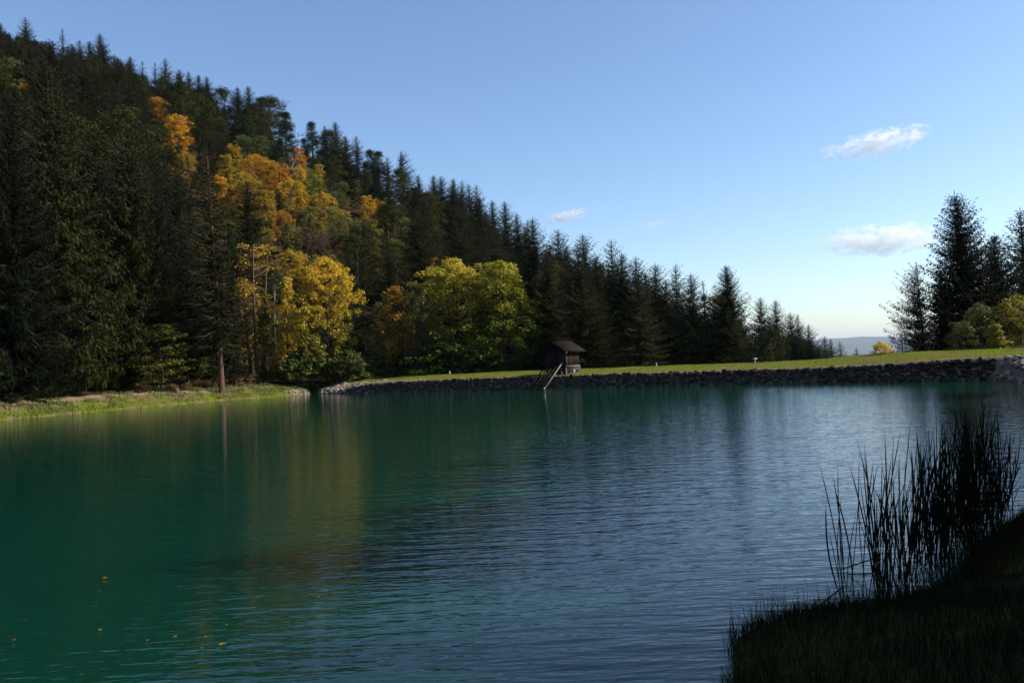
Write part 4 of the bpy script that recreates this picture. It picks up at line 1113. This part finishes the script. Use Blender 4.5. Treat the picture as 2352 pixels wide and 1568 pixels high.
def field(name, label, n, box, cond, hr, wr, cols, seed, clump=0.0):
    rng = np.random.default_rng(seed)
    x = rng.uniform(box[0], box[1], n); y = rng.uniform(box[2], box[3], n)
    d, st = shore(x, y)
    k = cond(x, y, d, st, rng)
    if box[0] < -45:
        i_ = np.nonzero(k)[0]
        dm = np.min(np.hypot(x[i_][:, None] - line[None, ::4, 0], y[i_][:, None] - line[None, ::4, 1]), axis=1)
        k[i_[dm < 0.75]] = False
    x, y = x[k], y[k]
    z = ground(x, y)
    ns = 0.6 + 0.5 * np.sin(x * 1.1 + 1.7 * np.sin(y * 0.8)) * np.sin(y * 1.3) + 0.25 * np.sin(x * 3.1 + y * 2.3)
    h = rng.uniform(*hr, len(x)) * np.clip(1 - clump + clump * ns * 1.6, 0.15, 2.2)
    gg = Geo(); gg.quads(blades(rng, x, y, z, h, rng.uniform(*wr, len(x))))
    o = link(name, gg.build(name, M['blade']))
    o.color = (*cols[0], 1); o['leaf_second'] = list(cols[1])
    return tag(o, label, 'grass', kind='stuff')
GR = ((0.045, 0.060, 0.012), (0.10, 0.088, 0.027))
field('grass', 'tufted grass on the sunlit left bank', 60000, (-50, -20, 58, 102), lambda x, y, d, st, r_: (d > 0.02) & (d < 7.5) & (st < 0.5) & (r_.random(len(x)) < 0.35 + 0.65 * (np.sin(x * 0.9 + y) * np.sin(y * 0.7 - x * 0.4) > -0.2)), (0.05, 0.22), (0.012, 0.03), GR, 1, 0.7)
field('grass', 'short grass on the crest of the dam', 70000, (-24, 44, 46, 104), lambda x, y, d, st, r_: (d > 1.05) & (d < 12) & (st > 0.4) & (r_.random(len(x)) < np.where(np.abs(d - 3.9) < 0.8, 0.35, 1.0)), (0.03, 0.12), (0.012, 0.025), ((0.115, 0.160, 0.005), (0.19, 0.205, 0.014)), 2, 0.5)
field('grass', 'fringe of longer grass overhanging the top of the stone dam', 9000, (-24, 44, 46, 104), lambda x, y, d, st, r_: (d > 0.85) & (d < 1.5) & (st > 0.4), (0.06, 0.24), (0.012, 0.025), ((0.10, 0.13, 0.02), (0.19, 0.16, 0.05)), 3, 0.9)
field('grass', 'bright green water-edge grass along the foot of the left bank', 9000, (-50, -20, 58, 102), lambda x, y, d, st, r_: (d > -0.15) & (d < 0.5) & (st < 0.35), (0.15, 0.4), (0.012, 0.03), ((0.075, 0.092, 0.013), (0.125, 0.125, 0.025)), 4, 0.5)
field('grass', 'dark shaded grass of the near bank', 200000, (0.8, 13, 4.5, 16.5), lambda x, y, d, st, r_: (d > -0.04) & (d < 5), (0.05, 0.17), (0.0015, 0.0035), ((0.014, 0.022, 0.004), (0.026, 0.032, 0.008)), 5, 0.5)  # both near-bank grasses coloured darker to imitate deep shade
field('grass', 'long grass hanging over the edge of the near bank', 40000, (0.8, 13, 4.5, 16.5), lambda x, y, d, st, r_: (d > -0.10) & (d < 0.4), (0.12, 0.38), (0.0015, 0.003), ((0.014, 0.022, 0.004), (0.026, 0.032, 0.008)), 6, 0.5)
field('grass', 'sparse tufts sprouting between the stones of the dam', 5000, (-24, 44, 46, 104), lambda x, y, d, st, r_: (d > 0.05) & (d < 0.95) & (st > 0.6) & (np.sin(x * 1.7) * np.sin(x * 0.61 + 1) > 0.45), (0.08, 0.3), (0.012, 0.03), ((0.06, 0.075, 0.014), (0.14, 0.10, 0.03)), 8, 0.7)
# broad-leaved weeds
rng = np.random.default_rng(9)
x = rng.uniform(-50, -22, 60000); y = rng.uniform(58, 98, 60000); d, st = shore(x, y)
k = (d > 0.1) & (d < 5.5) & (st < 0.3) & (np.sin(x * 0.8 + 2) * np.sin(y * 0.55 + x * 0.3) + 0.4 * np.sin(x * 2.1 + y * 1.7) > 0.15)
x, y = x[k][:16000], y[k][:16000]; z = ground(x, y)
n = len(x); ctr = np.column_stack([x, y, z + rng.uniform(0.02, 0.26, n)])
nr = unit(rng.normal(0, 0.6, (n, 3)) + np.array([0.2, 0, 1])); ax = unit(np.cross(nr, rng.normal(0, 1, (n, 3)))); bx = np.cross(nr, ax); l = rng.uniform(0.04, 0.11, n)[:, None]
gg = Geo(); gg.quads(np.stack([ctr - ax * l, ctr + bx * l * .6, ctr + ax * l, ctr - bx * l * .6], 1))
o = link('weeds', gg.build('weeds', M['leaf'])); o.color = (0.085, 0.13, 0.03, 1); o['leaf_second'] = [0.14, 0.155, 0.04]
tag(o, 'broad-leaved weeds sprawling over the left bank', 'weeds', kind='stuff')

# ------------------------------------------------------------------ reeds
RD = ((0.03, 0.038, 0.012), (0.05, 0.047, 0.02))
def reed_blade(base, tip, w_, rng, parent, loc):
    base = np.array(base, float) - loc; tip = np.array(tip, float) - loc
    t = np.linspace(0, 1, 9)
    bend = rng.normal(0, 0.035, 2) * np.linalg.norm(tip - base)
    ln_ = base[None] + (tip - base)[None] * t[:, None]
    ln_[:, 0] += bend[0] * np.sin(t * math.pi); ln_[:, 1] += bend[1] * np.sin(t * math.pi)
    a = rng.uniform(-0.7, 0.7)
    wv = np.array([math.cos(a), math.sin(a), 0]); dp = np.array([-math.sin(a), math.cos(a), 0])
    ww = w_ * np.clip(np.minimum(0.55 + t * 1.2, (1 - t) * 6.0 + 0.05), 0.03, 1)
    A = ln_ - wv * ww[:, None]; B = ln_ + dp * (ww * 0.45)[:, None]; C_ = ln_ + wv * ww[:, None]; E = ln_ - dp * (ww * 0.25)[:, None]
    V = np.stack([A, B, C_, E], 1).reshape(-1, 3)
    i = np.arange(8)[:, None] * 4; j = np.arange(4)[None]; j2 = (j + 1) % 4
    Qd = np.stack([i + j, i + j2, i + 4 + j2, i + 4 + j], -1).reshape(-1, 4)
    o = link('blade', mesh('blade', V, Qd, M['blade'], True), parent)
    o.color = (*RD[0], 1); o['leaf_second'] = list(RD[1])

def zc(x, y): return ((2400 + x / 1.4846) / 1.48980, (1280 + y / 1.4846) / 1.48980)
def water_pt(s, y, z=0.0):
    d = _F + _R * ((s - 1176) / FPX) + _U * ((784 - y) / FPX)
    return CAM + d * ((z - CAM.z) / d.z)
def reed_clump(bx, by, tips, label, spread=0.22, seed=0, w_=0.0075):
    rng = np.random.default_rng(seed)
    c = water_pt(*zc(bx, by), 0.03)
    loc = np.array(c)
    root = link('reed_clump', None, loc=c); tag(root, label, 'reeds', 'reeds at the near shore')
    for (tx, ty) in tips:
        dd = c.y + rng.normal(0, 0.16)
        s, yv = zc(tx, ty)
        tip = at(s, yv, dd)
        b0 = np.array([c.x + rng.normal(0, spread) * 0.6 + (tip.x - c.x) * 0.12, dd + rng.normal(0, 0.05), -0.12])
        reed_blade(b0, tip, w_ * rng.uniform(0.7, 1.2), rng, root, loc)
def rnd_tips(n, x0, x1, y0, y1, seed, lo=0.0):
    rng = np.random.default_rng(seed)
    return [(rng.uniform(x0, x1), y0 + (y1 - y0) * rng.random() ** 1.3) for _ in range(n)]
reed_clump(735, 1160, [(600, 458), (665, 495), (692, 443), (632, 650), (714, 600), (645, 790), (802, 580), (786, 700), (700, 760), (672, 560)], 'thin outermost reed clump standing alone in the water', 0.05, 1)
reed_clump(935, 1150, [(785, 320), (826, 343), (930, 292), (978, 280), (750, 452)] + rnd_tips(36, 780, 1010, 390, 760, 2), 'second reed clump from the open water with many slanting blades', 0.16, 2)
reed_clump(1050, 1070, [(1015, 275), (1062, 235), (1090, 262)] + rnd_tips(38, 990, 1150, 330, 720, 3), 'third reed clump inward, half hidden by the second', 0.18, 3)
reed_clump(1170, 960, [(1168, 225), (1190, 185)] + rnd_tips(80, 1090, 1270, 230, 640, 4), 'dense middle reed clump of the near shore', 0.22, 4)
reed_clump(1290, 870, rnd_tips(95, 1210, 1390, 170, 600, 5), 'dense dark reed clump left of the tallest reeds', 0.25, 5)
reed_clump(1390, 790, [(1308, 92), (1335, 65), (1417, 72), (1437, 68), (1432, 110), (1508, 150)] + rnd_tips(95, 1320, 1500, 110, 520, 6), 'tallest reed clump rising against the bright water', 0.25, 6)
reed_clump(1480, 740, rnd_tips(60, 1440, 1630, 260, 600, 7), 'low reeds right of the tallest reed clump', 0.2, 7, 0.008)
# twiggy sapling and a dark bush at the right edge
c = water_pt(*zc(1520, 670), 0.1)
rng = np.random.default_rng(17); tr = Geo(); lf = []
tr.tube([(0, 0, -0.2), (0.01, 0, 0.7), (0.03, 0, 1.5)], [0.022, 0.016, 0.006], 6)
for k in range(26):
    h_ = rng.uniform(0.1, 1.4); a = rng.uniform(0, 6.28); l_ = rng.uniform(0.2, 0.5) * (1.3 - h_ * 0.6)
    e = np.array([math.cos(a) * l_, math.sin(a) * l_, h_ + l_ * rng.uniform(0.3, 1.0)])
    tr.tube([(0.02 * h_, 0, h_), e * 0.5 + np.array([0, 0, h_ * 0.5]), e], [0.007, 0.005, 0.002], 4)
    for q in range(5):
        p0 = np.array([0.02 * h_, 0, h_]) * (1 - (u_ := rng.uniform(.4, 1))) + e * u_
        dv2 = unit(rng.normal(0, 1, 3)); sv2 = unit(np.cross(dv2, rng.normal(0, 1, 3))); lf.append([p0, p0 + dv2 * .03 + sv2 * .012, p0 + dv2 * .06, p0 + dv2 * .03 - sv2 * .012])
root = link('sapling', None, loc=c); tag(root, 'spindly twiggy sapling at the water edge right of the reeds', 'sapling')
link('trunk', tr.build('trunk', M['twig']), root)
g2 = Geo(); g2.quads(np.array(lf)); o = link('crown', g2.build('crown', M['leaf']), root); o.color = (0.05, 0.07, 0.02, 1); o['leaf_second'] = [0.08, 0.08, 0.03]
# reeds at the foot of the left bank
for (s, y, n, lab, sd_) in [(92, 958, 34, 'green reed clump at the foot of the left bank', 21), (178, 949, 14, 'sparse reed clump on the left shore right of the larger one', 22)]:
    c = water_pt(s, y, 0.05); rng = np.random.default_rng(sd_); loc = np.array(c)
    root = link('reed_clump', None, loc=c); tag(root, lab, 'reeds', 'reeds on the left shore')
    for k in range(n):
        b0 = loc + np.array([rng.normal(0, 0.9), rng.normal(0, 0.25) + 0.2, 0]); b0[2] = gz(b0[0], b0[1]) - 0.05
        reed_blade(b0, b0 + np.array([rng.normal(0, 0.15), rng.normal(0, 0.1), rng.uniform(0.7, 1.5)]), 0.028, rng, root, loc)
    for o in root.children: o.color = (0.14, 0.18, 0.05, 1); o['leaf_second'] = [0.2, 0.2, 0.07]
# fallen reed stalks
for (a_, b_, lab) in [((685, 997), (872, 975), 'broken reed stalk lying level across the outermost reeds'), ((512, 1240), (722, 1122), 'bent reed stalk slanting into the water below the outermost reeds'), ((750, 1015), (870, 1050), 'short broken reed floating between the first two clumps')]:
    A = water_pt(*zc(*a_), 0.01); B = water_pt(*zc(*b_), 0.02)
    gg = Geo(); m_ = (A + B) / 2
    gg.tube([np.array(A - m_), np.array([0, 0, 0.05]), np.array(B - m_) + np.array([0, 0, 0.10])], [0.005, 0.009, 0.009], 5)
    o = link('fallen_reed', gg.build('fallen_reed', M['blade'], True), loc=m_); o.color = (*RD[0], 1); o['leaf_second'] = list(RD[1])
    tag(o, lab, 'reed')

# ------------------------------------------------------------------ leaves afloat
def float_leaf(zx, zy, size, tone, label, seed, long=1.0):
    s, y = (zx / 1.96) / 1.4898, (1800 + zy / 1.96) / 1.4898
    c = water_pt(s, y, 0.012)
    rng = np.random.default_rng(seed)
    n = 11; a = np.linspace(0, 2 * math.pi, n, endpoint=False)
    size *= 0.55
    r_ = size * (0.75 + 0.3 * np.cos(5 * a) * (1 if long < 1.5 else 0) + rng.normal(0, 0.05, n))
    ring = np.column_stack([np.cos(a) * r_ * long, np.sin(a) * r_ * 0.8, 0.012 + 0.25 * size * np.abs(np.sin(a)) + rng.normal(0, 0.05 * size, n)])
    V = np.vstack([ring, ring * 0.45 * np.array([1, 1, 0.2])])
    Qd = [[i, (i + 1) % n, n + (i + 1) % n, n + i] for i in range(n)] + [[n, n + 1 + k, n + 2 + k, n + 2 + k] for k in range(0)]
    V = np.vstack([V, [[0, 0, 0.002]]])
    Qd = np.array(Qd + [[n + i, n + (i + 1) % n, n + (i + 2) % n, 2 * n] for i in range(0, n - 1, 2)])
    o = link('floating_leaf', mesh('floating_leaf', V, Qd, M['leaf']), loc=c, rot=(0, 0, rng.uniform(-0.5, 0.5)))
    o.color = (*TONE[tone][0], 1); o['leaf_second'] = list(TONE[tone][1])
    tag(o, label, 'leaf', 'leaves floating on the pond')
for i, (a_, b_, c_, t_, l_, lg) in enumerate([(705, 348, 0.07, 'yellow', 'pale long leaf afloat, farthest out of the floating leaves at the lower left', 1.9), (667, 437, 0.045, 'brown', 'dark small leaf afloat just below the pale long leaf', 1), (175, 630, 0.055, 'brown', 'brown leaf afloat near the left edge of the picture', 1), (95, 765, 0.055, 'rust', 'rusty leaf afloat nearest the left edge', 1),
        (675, 697, 0.05, 'gold', 'lone bright yellow leaf afloat left of the other yellow leaves', 1), (990, 768, 0.045, 'rust', 'reddish leaf afloat left of the row of yellow leaves', 1), (1180, 743, 0.05, 'gold', 'yellow leaf afloat, left one of the pair', 1), (1380, 745, 0.05, 'gold', 'yellow leaf afloat, right one of the pair', 1),
        (1495, 795, 0.065, 'gold', 'largest golden leaf afloat in the lower left', 1.5), (1355, 820, 0.035, 'yellow', 'tiny pale leaf afloat left of the largest golden leaf', 1), (1625, 660, 0.06, 'brown', 'long brown leaf afloat above the largest golden leaf', 2.0), (1520, 663, 0.035, 'amber', 'tiny amber leaf afloat left of the long brown leaf', 1),
        (550, 997, 0.04, 'brown', 'brown leaf afloat close to the bottom edge', 1), (1705, 550, 0.045, 'rust', 'reddish leaf afloat, uppermost on the right of the floating leaves', 1), (2142, 475, 0.035, 'yellow', 'tiny pale leaf afloat, rightmost of the floating leaves', 1.4)]):
    float_leaf(a_, b_, c_, t_, l_, 300 + i, lg)

# ------------------------------------------------------------------ clouds: bodies of thin vapour
def cloud(s0, y0, s1, y1, thick, depth, dens, cover, label, seed, stretch=(5.0, 5.0, 9.0)):
    """from (s0, y0) to (s1, y1) of the frame, thick px high"""
    A = at(s0, y0, depth); B = at(s1, y1, depth)
    c = (A + B) / 2; ax = (B - A); ln_ = ax.length / 2; ax.normalize()
    dpt = Vector((0, 1, 0)); dpt = (dpt - ax * dpt.dot(ax)).normalized(); up = ax.cross(dpt)
    hh = thick / 2 * depth / FPX
    m, nt, N, L = new_mat('cloud_vapour')
    tc = N.new('ShaderNodeTexCoord'); ob = tc.outputs['Object']
    mp = N.new('ShaderNodeMapping'); mp.inputs['Scale'].default_value = (stretch[0] * 0.5, 1.2, 1.0); mp.inputs['Location'].default_value = (seed * 3.1, seed * 1.7, 0); mp.inputs['Rotation'].default_value = (0, -0.35, 0)
    L.new(ob, mp.inputs[0])
    n1 = noise(nt, 1.9, 7, 0.62, mp.outputs[0]); n1.inputs['Distortion'].default_value = 0.9
    ln = N.new('ShaderNodeVectorMath'); ln.operation = 'LENGTH'; L.new(ob, ln.inputs[0])
    r2 = math_n(nt, 'MULTIPLY', ln.outputs['Value'], ln.outputs['Value'])
    f = math_n(nt, 'SUBTRACT', math_n(nt, 'ADD', math_n(nt, 'MULTIPLY', n1.outputs[0], 2.8), cover - 1.0), math_n(nt, 'MULTIPLY', r2, 0.5))
    f = math_n(nt, 'MULTIPLY', math_n(nt, 'MAXIMUM', f, 0.0), dens * 4)
    f = math_n(nt, 'MINIMUM', f, dens)
    pv = N.new('ShaderNodeVolumePrincipled'); pv.inputs['Color'].default_value = (1, 1, 1, 1); pv.inputs['Anisotropy'].default_value = 0.45
    L.new(f, pv.inputs['Density'])
    o_ = N.new('ShaderNodeOutputMaterial'); L.new(pv.outputs[0], o_.inputs['Volume'])
    bm = bmesh.new(); bmesh.ops.create_icosphere(bm, subdivisions=3, radius=1.0)
    me = bpy.data.meshes.new('cloud'); bm.to_mesh(me); bm.free(); me.materials.append(m)
    o = link('cloud', me)
    o.matrix_world = Matrix(((ax.x * ln_, dpt.x * hh * 1.3, up.x * hh, c.x), (ax.y * ln_, dpt.y * hh * 1.3, up.y * hh, c.y), (ax.z * ln_, dpt.z * hh * 1.3, up.z * hh, c.z), (0, 0, 0, 1)))
    tag(o, label, 'cloud', 'small clouds')
cloud(1862, 562, 2190, 538, 84, 6000, 0.012, -0.13, 'long low white cloud beside the tall silhouette spruce', 1)
cloud(1872, 362, 2160, 296, 74, 6400, 0.013, -0.22, 'feathery white cloud highest in the right of the sky', 2)
cloud(1245, 510, 1356, 483, 34, 6800, 0.03, -0.2, 'small white streak of cloud just above the dark spruces', 3)
cloud(1440, 522, 1560, 508, 26, 6800, 0.008, -0.24, 'faint thin wisp of cloud in the middle of the sky', 4)

# ------------------------------------------------------------------ haze
vm = bpy.data.materials.new('haze'); vm.use_nodes = True
nt = vm.node_tree
for n_ in list(nt.nodes): nt.nodes.remove(n_)
pv = nt.nodes.new('ShaderNodeVolumePrincipled')
pv.inputs['Color'].default_value = (0.72, 0.82, 1.0, 1)
pv.inputs['Density'].default_value = 3.2e-5
pv.inputs['Anisotropy'].default_value = 0.3
oo = nt.nodes.new('ShaderNodeOutputMaterial'); nt.links.new(pv.outputs[0], oo.inputs['Volume'])
gg = Geo(); gg.box((0, 0, 0), (44000, 44000, 420))
hz = link('haze', gg.build('haze', vm), loc=(0, 0, 20))
tag(hz, 'thin blue autumn haze over the valley', 'haze', kind='stuff')

print('TRIS', sum(sum(len(p.vertices) - 2 for p in m_.polygons) for m_ in bpy.data.meshes if m_.users) if False else sum(len(m_.loops) - 2 * len(m_.polygons) for m_ in bpy.data.meshes))
